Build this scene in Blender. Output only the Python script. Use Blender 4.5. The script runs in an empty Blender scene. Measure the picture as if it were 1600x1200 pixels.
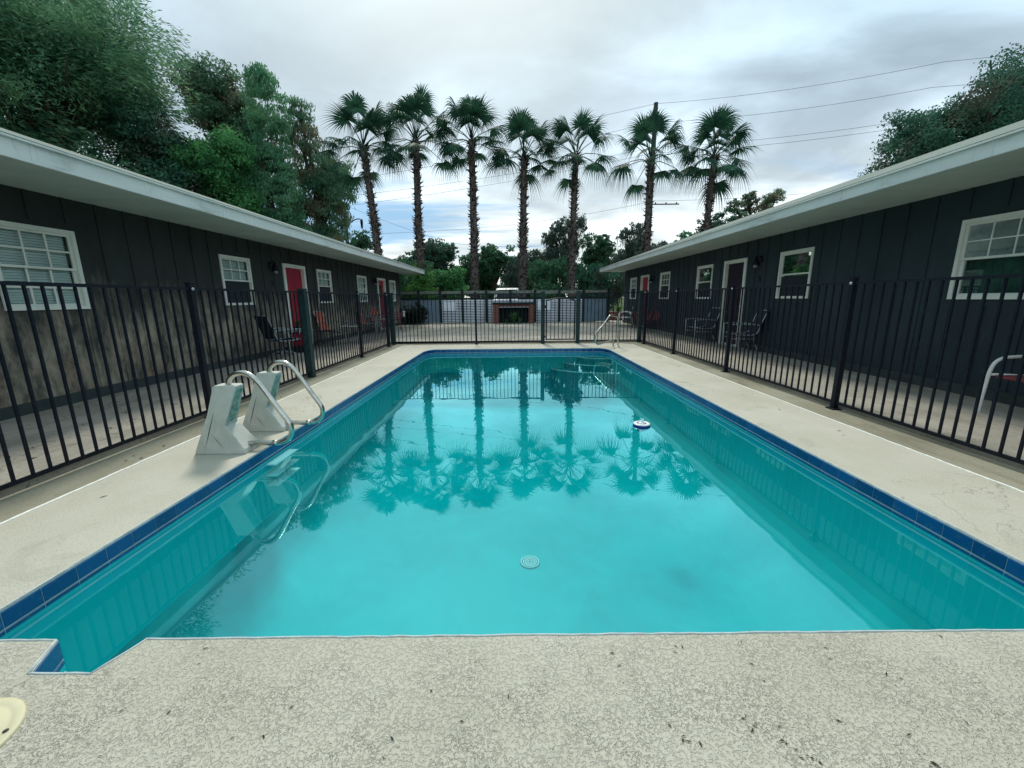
import bpy, bmesh, math, random
import numpy as np
from mathutils import Vector, Matrix
R = math.radians
sc = bpy.context.scene
C = sc.collection

# ------------------------------------------------------------------ camera
H = 1.25
p_, y_, r_ = 0.207724275, 0.00159206825, -0.00899024905
def cam_rot():
    cp, sp, cy, sy, cr, sr = math.cos(p_), math.sin(p_), math.cos(y_), math.sin(y_), math.cos(r_), math.sin(r_)
    base = Matrix(((1,0,0),(0,0,-1),(0,1,0)))
    Ry = Matrix(((cy,-sy,0),(sy,cy,0),(0,0,1)))
    Rp = Matrix(((1,0,0),(0,cp,-sp),(0,sp,cp)))
    Rr = Matrix(((cr,-sr,0),(sr,cr,0),(0,0,1)))
    M = Rr @ Rp @ base @ Ry
    right, up, back = Vector(M[0]), -Vector(M[1]), -Vector(M[2])
    return Matrix((right, up, back)).transposed().to_4x4()
cd = bpy.data.cameras.new('camera'); cam = bpy.data.objects.new('camera', cd); C.objects.link(cam)
cd.sensor_width = 36; cd.lens = 634.15/1600*36; cd.clip_end = 3000; cd.clip_start = 0.05
cam.matrix_world = Matrix.Translation((0,0,H)) @ cam_rot()
sc.camera = cam

# ------------------------------------------------------------------ light
SUN_EL, SUN_AZ = R(49), R(-7)      # azimuth measured from +Y towards +X
sd = Vector((math.cos(SUN_EL)*math.sin(SUN_AZ), math.cos(SUN_EL)*math.cos(SUN_AZ), math.sin(SUN_EL)))
sl = bpy.data.lights.new('sun', 'SUN'); so = bpy.data.objects.new('sun', sl); C.objects.link(so)
sl.energy = 2.3; sl.angle = R(10); sl.color = (1.0, 0.94, 0.82)
so.rotation_euler = sd.to_track_quat('Z', 'Y').to_euler()
so.location = (0, 10, 30)
sc.view_settings.view_transform = 'Standard'; sc.view_settings.look = 'None'
sc.view_settings.exposure = 0.28; sc.view_settings.gamma = 1.0
sc.cycles.use_denoising = True
sc.cycles.max_bounces = 10; sc.cycles.transparent_max_bounces = 16
sc.cycles.diffuse_bounces = 4; sc.cycles.glossy_bounces = 4
sc.cycles.caustics_reflective = False; sc.cycles.caustics_refractive = False

class NT:
    """small node-tree writer"""
    def __init__(s, tree): s.t = tree; s.n = tree.nodes; s.l = tree.links
    def add(s, typ, **kw):
        n = s.n.new(typ); ins = kw.pop('ins', {})
        for k, v in kw.items(): setattr(n, k, v)
        for k, v in ins.items():
            if isinstance(v, bpy.types.NodeSocket): s.l.new(v, n.inputs[k])
            else: n.inputs[k].default_value = v
        return n
    def math(s, op, a, b=0.0, c=0.0, clamp=False):
        n = s.add('ShaderNodeMath', operation=op, use_clamp=clamp, ins={0:a, 1:b, 2:c}); return n.outputs[0]
    def mix(s, f, a, b, blend='MIX'):
        n = s.add('ShaderNodeMix', data_type='RGBA', blend_type=blend)
        for k, v in ((0, f), (6, a), (7, b)):
            if isinstance(v, bpy.types.NodeSocket): s.l.new(v, n.inputs[k])
            else: n.inputs[k].default_value = v if k == 0 else c4(v)
        return n.outputs[2]
    def ramp(s, f, stops, interp='LINEAR'):
        n = s.add('ShaderNodeValToRGB', ins={0:f}); e = n.color_ramp.elements; n.color_ramp.interpolation = interp
        while len(e) < len(stops): e.new(0.5)
        for i, (p, c) in enumerate(stops):
            e[i].position = p; e[i].color = c4(c if hasattr(c, '__len__') else (c, c, c))
        return n.outputs[0]
    def noise(s, vec, scale, detail=4, rough=0.55, dist=0.0):
        return s.add('ShaderNodeTexNoise', ins={'Vector':vec, 'Scale':scale, 'Detail':detail, 'Roughness':rough, 'Distortion':dist}).outputs[0]
    def mapping(s, vec, scale=(1,1,1), loc=(0,0,0), rot=(0,0,0)):
        return s.add('ShaderNodeMapping', ins={0:vec, 1:loc, 2:rot, 3:scale}).outputs[0]
def c4(c): return (c[0], c[1], c[2], 1.0)

# ------------------------------------------------------------------ world
w = bpy.data.worlds.new('World'); sc.world = w; w.use_nodes = True
t = NT(w.node_tree); t.n.clear()
SKY_GAIN = 1.0
sky = t.add('ShaderNodeTexSky', sky_type='NISHITA', sun_disc=False, sun_elevation=SUN_EL, sun_rotation=SUN_AZ, air_density=1.2, dust_density=1.5)
blue = t.add('ShaderNodeVectorMath', operation='MULTIPLY', ins={0:sky.outputs[0], 1:(0.075,0.10,0.115)}).outputs[0]
dirv = t.add('ShaderNodeTexCoord').outputs['Generated']
sx = t.add('ShaderNodeSeparateXYZ', ins={0:dirv})
zc = t.math('MAXIMUM', sx.outputs[2], 0.0)
den = t.math('ADD', zc, 0.16)
px = t.math('DIVIDE', sx.outputs[0], den); py = t.math('DIVIDE', sx.outputs[1], den)
cv = t.add('ShaderNodeCombineXYZ', ins={0:px, 1:py, 2:0.0}).outputs[0]
cvm = t.mapping(cv, scale=(1.0, 1.35, 1), loc=(3.1, 0.4, 0))
n1 = t.noise(cvm, 1.25, 9, 0.52, 0.35)
n2 = t.noise(t.mapping(cv, loc=(7.3, 2.2, 1)), 0.42, 6, 0.5, 0.2)
n3 = t.noise(t.mapping(cv, scale=(0.35, 1.5, 1), loc=(1.0, 5.3, 2)), 1.0, 7, 0.55, 0.1)
# overcast veil: grey-blue bases overhead, brighter towards the horizon and round the veiled sun
el = t.ramp(zc, [(0.0, (0.84,0.88,0.85)), (0.16, (0.84,0.91,0.92)), (0.29, (0.60,0.73,0.81)), (0.40, (0.47,0.61,0.70)), (0.60, (0.46,0.63,0.69)), (1.0, (0.48,0.65,0.70))])
mod = t.ramp(t.math('ADD', t.math('MULTIPLY', n1, 0.65), t.math('MULTIPLY', n2, 0.35)), [(0.40, 0.66), (0.455, 0.82), (0.50, 0.99), (0.535, 1.18), (0.60, 1.42)])
cloud = t.mix(1.0, el, mod, 'MULTIPLY')
dt = t.add('ShaderNodeVectorMath', operation='DOT_PRODUCT', ins={0:dirv, 1:tuple(sd)}).outputs['Value']
glow = t.math('POWER', t.math('MAXIMUM', dt, 0.0), 9.0)
cloud = t.mix(t.math('MULTIPLY', glow, 0.85, clamp=True), cloud, (1.0,1.02,0.95))
# openings low over the horizon where blue shows
gap = t.math('MULTIPLY', t.ramp(n3, [(0.50, 0.0), (0.585, 1.0)]), t.ramp(zc, [(0.06, 0.0), (0.12, 1.0), (0.20, 1.0), (0.27, 0.0)]))
col = t.mix(t.math('MULTIPLY', gap, 0.8), cloud, (0.22, 0.45, 0.72))
col = t.mix(0.12, col, blue)
below = t.math('LESS_THAN', sx.outputs[2], -0.002)
col = t.mix(below, col, (0.25,0.28,0.25))
bg = t.add('ShaderNodeBackground', ins={0:col, 1:SKY_GAIN})
ow = t.add('ShaderNodeOutputWorld', ins={0:bg.outputs[0]})

# ------------------------------------------------------------------ materials
MATS = {}
def mat(name, build):
    m = bpy.data.materials.new(name); m.use_nodes = True
    nt = NT(m.node_tree); nt.n.clear()
    out = nt.add('ShaderNodeOutputMaterial')
    sh = build(nt); nt.l.new(sh, out.inputs[0])
    MATS[name] = m; return m
def pbsdf(nt, col, rough=0.5, metal=0.0, bump=None, spec=0.5, **kw):
    ins = {'Base Color': col if isinstance(col, bpy.types.NodeSocket) else c4(col), 'Roughness': rough, 'Metallic': metal, 'Specular IOR Level': spec}
    ins.update(kw)
    if bump is not None: ins['Normal'] = bump
    return nt.add('ShaderNodeBsdfPrincipled', ins=ins).outputs[0]
def ocoord(nt): return nt.add('ShaderNodeTexCoord').outputs['Object']
def gpos(nt): return nt.add('ShaderNodeNewGeometry').outputs['Position']
def bump(nt, h, strength=0.3, dist=0.01):
    return nt.add('ShaderNodeBump', ins={'Strength':strength, 'Distance':dist, 'Height':h}).outputs[0]
def paint(name, col, rough=0.45, var=0.12, scale=6.0, metal=0.0, bumpk=0.05):
    def b(nt):
        v = ocoord(nt); n = nt.noise(v, scale, 6, 0.6)
        dark = tuple(c*(1-var*2) for c in col); lite = tuple(min(1, c*(1+var)) for c in col)
        c = nt.ramp(n, [(0.3, dark), (0.55, col), (0.75, lite)])
        n2 = nt.noise(v, scale*14, 3, 0.6)
        return pbsdf(nt, c, nt.math('MULTIPLY_ADD', n, 0.25, rough-0.12), metal, bump(nt, n2, bumpk, 0.004), 0.25)
    return mat(name, b)

def deck_near(nt):
    v = gpos(nt)
    base = nt.ramp(nt.noise(v, 1.1, 5, 0.6), [(0.3, (0.44,0.42,0.345)), (0.5, (0.49,0.47,0.395)), (0.7, (0.54,0.52,0.45))])
    worm = nt.noise(v, 82, 3, 0.6, 0.3)
    ln = nt.math('ABSOLUTE', nt.math('SUBTRACT', worm, 0.5))
    mask = nt.ramp(ln, [(0.0, 1.0), (0.020, 0.0)])
    patch = nt.ramp(nt.noise(v, 4.5, 5, 0.6, 0.4), [(0.43, 0.04), (0.56, 1.0)])
    gate = nt.ramp(nt.noise(v, 44, 2, 0.5), [(0.38, 0.0), (0.52, 1.0)])
    sepd = nt.add('ShaderNodeSeparateXYZ', ins={0:v})
    heavy = nt.ramp(nt.math('ADD', sepd.outputs[1], nt.math('MULTIPLY', nt.noise(v, 2.0, 3, 0.5), 0.5)), [(0.0, 1.0), (1.0, 1.0)])
    heavy = nt.math('SUBTRACT', 1.0, nt.math('MULTIPLY', nt.math('MULTIPLY_ADD', sepd.outputs[1], 1.6, -1.7, clamp=True), 0.82))
    m = nt.math('MULTIPLY', nt.math('MULTIPLY', nt.math('MULTIPLY', mask, patch), gate), heavy)
    c = nt.mix(nt.math('MULTIPLY', m, 0.42), base, (0.13,0.135,0.11))
    pit = nt.ramp(nt.noise(v, 95, 2, 0.5), [(0.28, 1.0), (0.36, 0.0)])
    c = nt.mix(nt.math('MULTIPLY', pit, 0.5), c, (0.14,0.14,0.11))
    st = nt.ramp(nt.noise(v, 0.55, 6, 0.7, 0.5), [(0.52, 0.0), (0.75, 1.0)])
    c = nt.mix(nt.math('MULTIPLY', st, 0.18), c, (0.30,0.29,0.23))
    cr = nt.math('ABSOLUTE', nt.math('SUBTRACT', nt.noise(nt.mapping(v, loc=(3,8,0)), 0.8, 5, 0.6, 0.8), 0.5))
    crm = nt.math('MULTIPLY', nt.ramp(cr, [(0.0, 1.0), (0.0022, 0.0)]), nt.ramp(nt.noise(v, 0.7, 2, 0.5), [(0.5, 0.0), (0.58, 1.0)]))
    c = nt.mix(nt.math('MULTIPLY', crm, 0.45), c, (0.10,0.10,0.085))
    dp = nt.ramp(nt.noise(nt.mapping(v, loc=(1,7,2)), 1.9, 8, 0.72, 1.0), [(0.57, 0.0), (0.66, 1.0)])
    c = nt.mix(nt.math('MULTIPLY', dp, 0.30), c, (0.24,0.25,0.20))
    flat = nt.ramp(worm, [(0.40, 0.0), (0.5, 1.0), (0.7, 1.0)])
    hgt = nt.math('ADD', nt.math('MULTIPLY', flat, 0.6), nt.math('MULTIPLY', nt.noise(v, 150, 3, 0.65), 0.6))
    hgt = nt.math('MULTIPLY', nt.math('SUBTRACT', hgt, nt.math('MULTIPLY', m, 0.7)), nt.math('MULTIPLY_ADD', heavy, 0.8, 0.2))
    return pbsdf(nt, c, 0.82, 0, bump(nt, hgt, 0.85, 0.006), 0.25)
mat('pool_deck_coating', deck_near)
def concrete(name, a, b2, c2, grain=60, joint=0.0):
    def f(nt):
        v = gpos(nt)
        n = nt.noise(v, 0.9, 8, 0.65, 0.4)
        c = nt.ramp(n, [(0.32, a), (0.5, b2), (0.7, c2)])
        sp = nt.ramp(nt.noise(v, grain, 3, 0.6), [(0.36, 1.0), (0.48, 0.0)])
        c = nt.mix(nt.math('MULTIPLY', sp, 0.35), c, tuple(x*0.45 for x in a))
        st = nt.ramp(nt.noise(nt.mapping(v, scale=(1,0.3,1), loc=(4,2,0)), 1.7, 7, 0.7, 0.8), [(0.52, 0.0), (0.64, 1.0)])
        c = nt.mix(nt.math('MULTIPLY', st, 0.45), c, tuple(x*0.55 for x in a))
        h = nt.noise(v, grain*1.3, 4, 0.6)
        if joint:
            bt = nt.add('ShaderNodeTexBrick', offset=0.0, ins={'Vector':v, 'Scale':1.0, 'Brick Width':joint, 'Row Height':joint, 'Mortar Size':0.006, 'Mortar Smooth':0.1})
            j = bt.outputs['Fac']
            c = nt.mix(nt.math('MULTIPLY', j, 0.6), c, (0.05,0.05,0.04))
            cr = nt.math('ABSOLUTE', nt.math('SUBTRACT', nt.noise(nt.mapping(v, loc=(9,1,0)), 0.45, 6, 0.65, 0.6), 0.5))
            c = nt.mix(nt.math('MULTIPLY', nt.ramp(cr, [(0.0, 1.0), (0.004, 0.0)]), 0.6), c, (0.06,0.06,0.05))
        return pbsdf(nt, c, 0.88, 0, bump(nt, h, 0.35, 0.004), 0.2)
    return mat(name, f)
concrete('old_strip_concrete', (0.22,0.205,0.15), (0.29,0.275,0.21), (0.36,0.345,0.27), 110)
concrete('patio_concrete', (0.24,0.225,0.195), (0.33,0.31,0.27), (0.43,0.405,0.355), 45, 2.4)
concrete('road_concrete', (0.42,0.40,0.36), (0.5,0.48,0.43), (0.58,0.56,0.5), 20)
def ground_f(nt):
    v = gpos(nt); n = nt.noise(v, 0.35, 8, 0.65)
    c = nt.ramp(n, [(0.35, (0.035,0.055,0.02)), (0.5, (0.06,0.085,0.03)), (0.62, (0.11,0.10,0.055)), (0.75, (0.16,0.14,0.09))])
    return pbsdf(nt, c, 0.95, 0, bump(nt, nt.noise(v, 9, 6, 0.7), 0.6, 0.05), 0.1)
mat('ground_soil', ground_f)

def tilef(nt):
    v = gpos(nt); r = nt.add('ShaderNodeNewGeometry').outputs['Random Per Island']
    c = nt.mix(r, (0.003,0.058,0.21), (0.006,0.095,0.31))
    sc_ = nt.ramp(nt.noise(v, 30, 5, 0.7), [(0.55, 0.0), (0.75, 1.0)])
    c = nt.mix(nt.math('MULTIPLY', sc_, 0.25), c, (0.25,0.38,0.5))
    return pbsdf(nt, c, 0.16, 0, bump(nt, nt.noise(v, 22, 2), 0.12, 0.003), 0.5)
mat('blue_tile', tilef)
paint('grout', (0.55,0.60,0.60), 0.85, 0.12, 20)
def plaster(nt):
    v = gpos(nt)
    n = nt.noise(v, 1.3, 7, 0.65, 0.3)
    c = nt.ramp(n, [(0.3, (0.001,0.37,0.41)), (0.5, (0.002,0.44,0.48)), (0.7, (0.004,0.50,0.53))])
    sp = nt.ramp(nt.noise(v, 75, 3, 0.6), [(0.30, 1.0), (0.37, 0.0)])
    c = nt.mix(nt.math('MULTIPLY', sp, 0.18), c, (0.0,0.35,0.38))
    return pbsdf(nt, c, 0.9, 0, None, 0.0)
mat('pool_plaster', plaster)  # floor and step plaster, kept darker than the walls to level their shading
paint('lightened_wall_plaster', (0.003,0.72,0.74), 0.9, 0.04, 2.0)  # light put into the colour: paler than the floor, evens out wall shade
def waterf(nt):
    v = gpos(nt)
    h = nt.math('ADD', nt.noise(nt.mapping(v, scale=(1,1,1)), 1.6, 2, 0.5, 0.3), nt.math('MULTIPLY', nt.noise(v, 9, 2, 0.5), 0.06))
    b = bump(nt, h, 0.03, 0.045)
    g = nt.add('ShaderNodeBsdfGlossy', ins={'Color':(0.42,0.96,1.0,1), 'Roughness':0.0, 'Normal':b}).outputs[0]
    tr = nt.add('ShaderNodeBsdfTransparent', ins={'Color':(0.58,0.95,0.96,1)}).outputs[0]
    ge = nt.add('ShaderNodeNewGeometry')
    ci = nt.math('ABSOLUTE', nt.add('ShaderNodeVectorMath', operation='DOT_PRODUCT', ins={0:ge.outputs['Incoming'], 1:b}).outputs['Value'])
    fac = nt.math('MULTIPLY_ADD', nt.math('POWER', nt.math('SUBTRACT', 1.0, ci, clamp=True), 3.0), 0.84, 0.12, clamp=True)
    return nt.add('ShaderNodeMixShader', ins={0:fac, 1:tr, 2:g}).outputs[0]
mat('pool_water', waterf)
def blackmetal(nt):
    v = gpos(nt); n = nt.noise(v, 25, 4, 0.6)
    c = nt.ramp(n, [(0.35, (0.003,0.005,0.012)), (0.6, (0.006,0.010,0.020)), (0.8, (0.02,0.028,0.035))])
    return pbsdf(nt, c, 0.5, 0, None, 0.22)
mat('black_metal', blackmetal)
paint('green_post_paint', (0.012,0.038,0.042), 0.5, 0.2, 9)
def steelf(nt):
    v = gpos(nt); n = nt.noise(v, 12, 5, 0.6)
    return pbsdf(nt, nt.ramp(n, [(0.3, (0.42,0.41,0.36)), (0.7, (0.66,0.66,0.62))]), nt.math('MULTIPLY_ADD', n, 0.2, 0.12), 1.0)
mat('brushed_steel', steelf)
def blockf(nt):
    v = ocoord(nt); n = nt.noise(v, 5, 7, 0.65, 0.3)
    c = nt.ramp(n, [(0.3, (0.44,0.46,0.41)), (0.5, (0.54,0.55,0.50)), (0.7, (0.62,0.63,0.59))])
    g = nt.ramp(nt.noise(nt.mapping(v, scale=(5,5,1.6), loc=(1,4,0)), 2.2, 5, 0.6, 0.5), [(0.50, 0.0), (0.64, 1.0)])
    c = nt.mix(nt.math('MULTIPLY', g, 0.14), c, (0.20,0.30,0.24))
    return pbsdf(nt, c, 0.7, 0, bump(nt, nt.noise(v, 40, 4, 0.6), 0.25, 0.006), 0.3)
mat('weathered_fiberglass', blockf)
paint('dark_crevice', (0.06,0.07,0.06), 0.9, 0.1)
def algae_shadef(nt):
    v = gpos(nt); n = nt.noise(v, 22, 5, 0.7)
    c = nt.ramp(n, [(0.36, (0.09,0.17,0.14)), (0.48, (0.24,0.34,0.28)), (0.57, (0.45,0.48,0.43))])
    return pbsdf(nt, c, 0.6, 0, None, 0.3)
mat('algae_shade_tint', algae_shadef)  # algae green mixed with painted shade for the leaning underside

def sidingf(dirt, base):
    def f(nt):
        v = gpos(nt); sep = nt.add('ShaderNodeSeparateXYZ', ins={0:v})
        n = nt.noise(nt.mapping(v, scale=(1,1,0.35)), 1.8, 6, 0.6)
        c = nt.ramp(n, [(0.3, tuple(x*0.8 for x in base)), (0.7, tuple(x*1.25 for x in base))])
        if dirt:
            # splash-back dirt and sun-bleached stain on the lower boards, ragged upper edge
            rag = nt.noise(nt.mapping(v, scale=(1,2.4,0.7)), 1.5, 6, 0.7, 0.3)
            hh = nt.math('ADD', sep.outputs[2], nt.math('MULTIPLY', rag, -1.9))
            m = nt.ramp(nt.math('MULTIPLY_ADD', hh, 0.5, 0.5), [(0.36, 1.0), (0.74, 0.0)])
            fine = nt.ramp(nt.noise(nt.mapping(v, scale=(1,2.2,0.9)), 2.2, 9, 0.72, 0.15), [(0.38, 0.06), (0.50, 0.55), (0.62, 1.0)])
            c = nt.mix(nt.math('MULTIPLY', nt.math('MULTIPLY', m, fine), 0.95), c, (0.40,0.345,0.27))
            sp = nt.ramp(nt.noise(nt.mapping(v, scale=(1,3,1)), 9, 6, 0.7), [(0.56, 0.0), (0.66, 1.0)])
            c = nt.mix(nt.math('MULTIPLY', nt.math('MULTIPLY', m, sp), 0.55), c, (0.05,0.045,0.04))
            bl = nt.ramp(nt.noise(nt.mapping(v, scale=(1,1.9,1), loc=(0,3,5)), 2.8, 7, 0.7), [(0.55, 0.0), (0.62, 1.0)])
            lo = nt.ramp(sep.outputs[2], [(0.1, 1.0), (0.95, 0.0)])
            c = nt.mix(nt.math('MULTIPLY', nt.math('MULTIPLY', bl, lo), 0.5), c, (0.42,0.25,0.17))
        else:
            st = nt.ramp(nt.noise(nt.mapping(v, scale=(1,3,0.5)), 2.2, 6, 0.7), [(0.55, 0.0), (0.72, 1.0)])
            c = nt.mix(nt.math('MULTIPLY', st, 0.2), c, (0.10,0.105,0.095))
        g = nt.noise(nt.mapping(v, scale=(1,14,1)), 7, 5, 0.6)
        return pbsdf(nt, c, 0.75, 0, bump(nt, g, 0.25, 0.006), 0.25)
    return f
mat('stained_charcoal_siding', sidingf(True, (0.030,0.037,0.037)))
mat('slate_siding', sidingf(False, (0.026,0.042,0.051)))
paint('skirt_paint', (0.045,0.06,0.062), 0.7, 0.2, 3)
paint('white_trim', (0.76,0.80,0.74), 0.5, 0.06, 4)
def fasciaf(nt):
    v = gpos(nt); n = nt.noise(nt.mapping(v, scale=(1,0.4,2)), 2.5, 6, 0.65)
    c = nt.ramp(n, [(0.28, (0.44,0.48,0.46)), (0.42, (0.70,0.74,0.72)), (0.7, (0.80,0.83,0.80))])
    d = nt.ramp(nt.noise(nt.mapping(v, scale=(1,4,1)), 4, 6, 0.7), [(0.62, 0.0), (0.74, 1.0)])
    c = nt.mix(nt.math('MULTIPLY', d, 0.4), c, (0.28,0.31,0.27))
    d2 = nt.ramp(nt.noise(nt.mapping(v, scale=(1,9,0.6)), 3, 4, 0.6), [(0.60, 0.0), (0.70, 1.0)])
    c = nt.mix(nt.math('MULTIPLY', d2, 0.25), c, (0.30,0.33,0.30))
    return pbsdf(nt, c, 0.55, 0, bump(nt, n, 0.1, 0.01), 0.3)
mat('fascia_paint', fasciaf)
def soffitf(nt):
    v = gpos(nt); n = nt.noise(v, 1.4, 6, 0.6)
    c = nt.ramp(n, [(0.3, (0.46,0.55,0.51)), (0.6, (0.56,0.65,0.60))])
    d = nt.ramp(nt.noise(nt.mapping(v, scale=(2.5,0.8,1)), 2.2, 6, 0.7), [(0.6, 0.0), (0.8, 1.0)])
    c = nt.mix(nt.math('MULTIPLY', d, 0.35), c, (0.28,0.30,0.24))
    return pbsdf(nt, c, 0.7, 0, None, 0.2)
mat('soffit_paint', soffitf)
def rooff(nt):
    v = gpos(nt)
    bt = nt.add('ShaderNodeTexBrick', ins={'Vector':nt.mapping(v, scale=(1,1,1), rot=(0,0,R(90))), 'Scale':1.0, 'Brick Width':0.3, 'Row Height':0.14, 'Mortar Size':0.006, 'Color1':c4((0.17,0.21,0.19)), 'Color2':c4((0.24,0.28,0.26)), 'Mortar':c4((0.08,0.10,0.09))})
    n = nt.noise(v, 2, 6, 0.6)
    c = nt.mix(nt.math('MULTIPLY', nt.ramp(n, [(0.4, 0.0), (0.7, 1.0)]), 0.4), bt.outputs[0], (0.16,0.20,0.17))
    return pbsdf(nt, c, 0.85, 0, bump(nt, nt.noise(v, 50, 3), 0.3, 0.005), 0.2)
mat('roof_shingle', rooff)
paint('red_door_paint', (0.34,0.012,0.035), 0.4, 0.12, 3)
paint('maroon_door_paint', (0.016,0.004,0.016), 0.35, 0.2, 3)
def glassf(tint):
    def f(nt):
        g = nt.add('ShaderNodeBsdfGlossy', ins={'Color':(0.85,0.95,0.95,1), 'Roughness':0.02}).outputs[0]
        tr = nt.add('ShaderNodeBsdfTransparent', ins={'Color':c4(tint)}).outputs[0]
        fr = nt.add('ShaderNodeFresnel', ins={'IOR':1.45}).outputs[0]
        return nt.add('ShaderNodeMixShader', ins={0:nt.math('MULTIPLY_ADD', fr, 0.75, 0.01, clamp=True), 1:tr, 2:g}).outputs[0]
    return f
mat('window_glass', glassf((0.88,0.97,0.94)))
paint('insect_screen', (0.018,0.026,0.035), 0.7, 0.1, 30)
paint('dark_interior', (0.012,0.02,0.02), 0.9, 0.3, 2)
paint('green_curtain', (0.03,0.085,0.07), 0.9, 0.3, 5)
paint('blind_white', (0.84,0.90,0.90), 0.5, 0.05, 4)
paint('grey_louvre_paint', (0.20,0.27,0.36), 0.5, 0.12, 3)
paint('backlit_slat_paint', (0.86,0.88,0.97), 0.5, 0.06, 3)  # pale tone stands for daylight passing between the louvres
paint('slat_gap_dark', (0.08,0.10,0.13), 0.7, 0.2, 3)  # shade between the slats, put on as a dark colour
paint('dark_timber', (0.018,0.030,0.028), 0.8, 0.3, 6)
paint('weathered_board', (0.20,0.22,0.19), 0.85, 0.25, 5)
def brickf(nt):
    v = gpos(nt)
    bt = nt.add('ShaderNodeTexBrick', ins={'Vector':nt.mapping(v, rot=(R(90),0,0)), 'Scale':1.0, 'Brick Width':0.2, 'Row Height':0.075, 'Mortar Size':0.008, 'Color1':c4((0.22,0.055,0.035)), 'Color2':c4((0.15,0.04,0.03)), 'Mortar':c4((0.2,0.18,0.16))})
    return pbsdf(nt, bt.outputs[0], 0.85, 0, None, 0.2)
mat('red_brick', brickf)
paint('dark_sling', (0.015,0.025,0.04), 0.7, 0.2, 30)
paint('terracotta_sling', (0.50,0.13,0.085), 0.75, 0.12, 20)
paint('dark_red_slat', (0.22,0.05,0.055), 0.7, 0.2, 10)
paint('silver_frame', (0.36,0.41,0.42), 0.4, 0.1, 10, 0.3)
paint('white_frame', (0.75,0.77,0.74), 0.4, 0.05, 10)
paint('black_plastic', (0.012,0.014,0.02), 0.4, 0.1, 10)
paint('magenta_wire', (0.22,0.03,0.08), 0.4, 0.1, 10)
paint('red_plastic', (0.35,0.015,0.04), 0.4, 0.1, 5)
paint('cream_plastic', (0.62,0.58,0.40), 0.5, 0.08, 7)
paint('white_plastic', (0.80,0.84,0.84), 0.35, 0.04, 7)
paint('bulb_glass', (0.3,0.32,0.3), 0.3, 0.05)
paint('floater_blue', (0.01,0.05,0.26), 0.3, 0.05, 7)
paint('underwater_white', (0.93,0.96,0.96), 0.6, 0.01, 7)
paint('underwater_teal', (0.01,0.30,0.36), 0.6, 0.02, 7)  # plain dark teal for the disc under the drain rings
paint('joint_white', (0.84,0.85,0.80), 0.6, 0.10, 30)
paint('wood_pole', (0.045,0.045,0.042), 0.85, 0.25, 6)
paint('wire_black', (0.03,0.035,0.035), 0.6, 0.0)
paint('litter_brown', (0.035,0.022,0.013), 0.9, 0.4, 30)
paint('car_paint', (0.62,0.64,0.66), 0.25, 0.04, 1)
paint('car_glass', (0.01,0.013,0.016), 0.08, 0.0)
paint('tyre_rubber', (0.015,0.015,0.016), 0.8, 0.1)
paint('soap_pot', (0.25,0.09,0.05), 0.8, 0.2)
def leafmat(name, dark, lite, brown=None, trans=0.3, dead=0.0):
    def f(nt):
        v = gpos(nt); rnd = nt.add('ShaderNodeNewGeometry').outputs['Random Per Island']
        n = nt.noise(v, 0.95, 4, 0.6)
        k = nt.math('MULTIPLY_ADD', nt.math('SUBTRACT', n, 0.5), 2.6, nt.math('MULTIPLY_ADD', rnd, 0.55, 0.22), clamp=True)  # leaf tone noise, widened to paint lit and dark clumps
        c = nt.mix(k, dark, lite)
        if brown:
            m = nt.ramp(nt.noise(nt.mapping(v, loc=(5,5,5)), 0.7, 5, 0.6), [(0.5, 0.0), (0.62, 1.0)])
            c = nt.mix(nt.math('MULTIPLY', m, 0.75), c, brown)
        if dead:
            c = nt.mix(nt.math('GREATER_THAN', rnd, 1-dead), c, (0.25,0.20,0.10))
        d = nt.add('ShaderNodeBsdfPrincipled', ins={'Base Color':c, 'Roughness':0.6, 'Specular IOR Level':0.12}).outputs[0]
        tl = nt.add('ShaderNodeBsdfTranslucent', ins={'Color':c}).outputs[0]
        return nt.add('ShaderNodeMixShader', ins={0:trans, 1:d, 2:tl}).outputs[0]
    return mat(name, f)
leafmat('leaf_teal', (0.035,0.15,0.10), (0.26,0.46,0.24), None, 0.45)
leafmat('leaf_bright', (0.04,0.16,0.065), (0.17,0.46,0.17), None, 0.42)
leafmat('leaf_mixed', (0.05,0.14,0.09), (0.20,0.36,0.22), (0.26,0.18,0.12), 0.42)
leafmat('leaf_vine', (0.06,0.20,0.12), (0.22,0.44,0.24), None, 0.42)
leafmat('leaf_oak', (0.02,0.09,0.065), (0.10,0.24,0.16), (0.11,0.09,0.075), 0.36)
leafmat('leaf_far', (0.028,0.095,0.06), (0.10,0.23,0.12), None, 0.35)
leafmat('leaf_moss', (0.042,0.085,0.067), (0.133,0.180,0.142))
leafmat('palm_leaf', (0.016,0.058,0.042), (0.048,0.136,0.080), None, 0.25)
leafmat('shrub_leaf', (0.028,0.104,0.034), (0.133,0.323,0.076))
leafmat('hedge_leaf', (0.006,0.018,0.012), (0.02,0.045,0.022))
def barkf(nt):
    v = gpos(nt); n = nt.noise(nt.mapping(v, scale=(1,1,0.3)), 9, 6, 0.7)
    return pbsdf(nt, nt.ramp(n, [(0.3, (0.025,0.022,0.018)), (0.7, (0.10,0.09,0.075))]), 0.9, 0, bump(nt, n, 0.6, 0.02), 0.1)
mat('bark', barkf)
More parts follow.
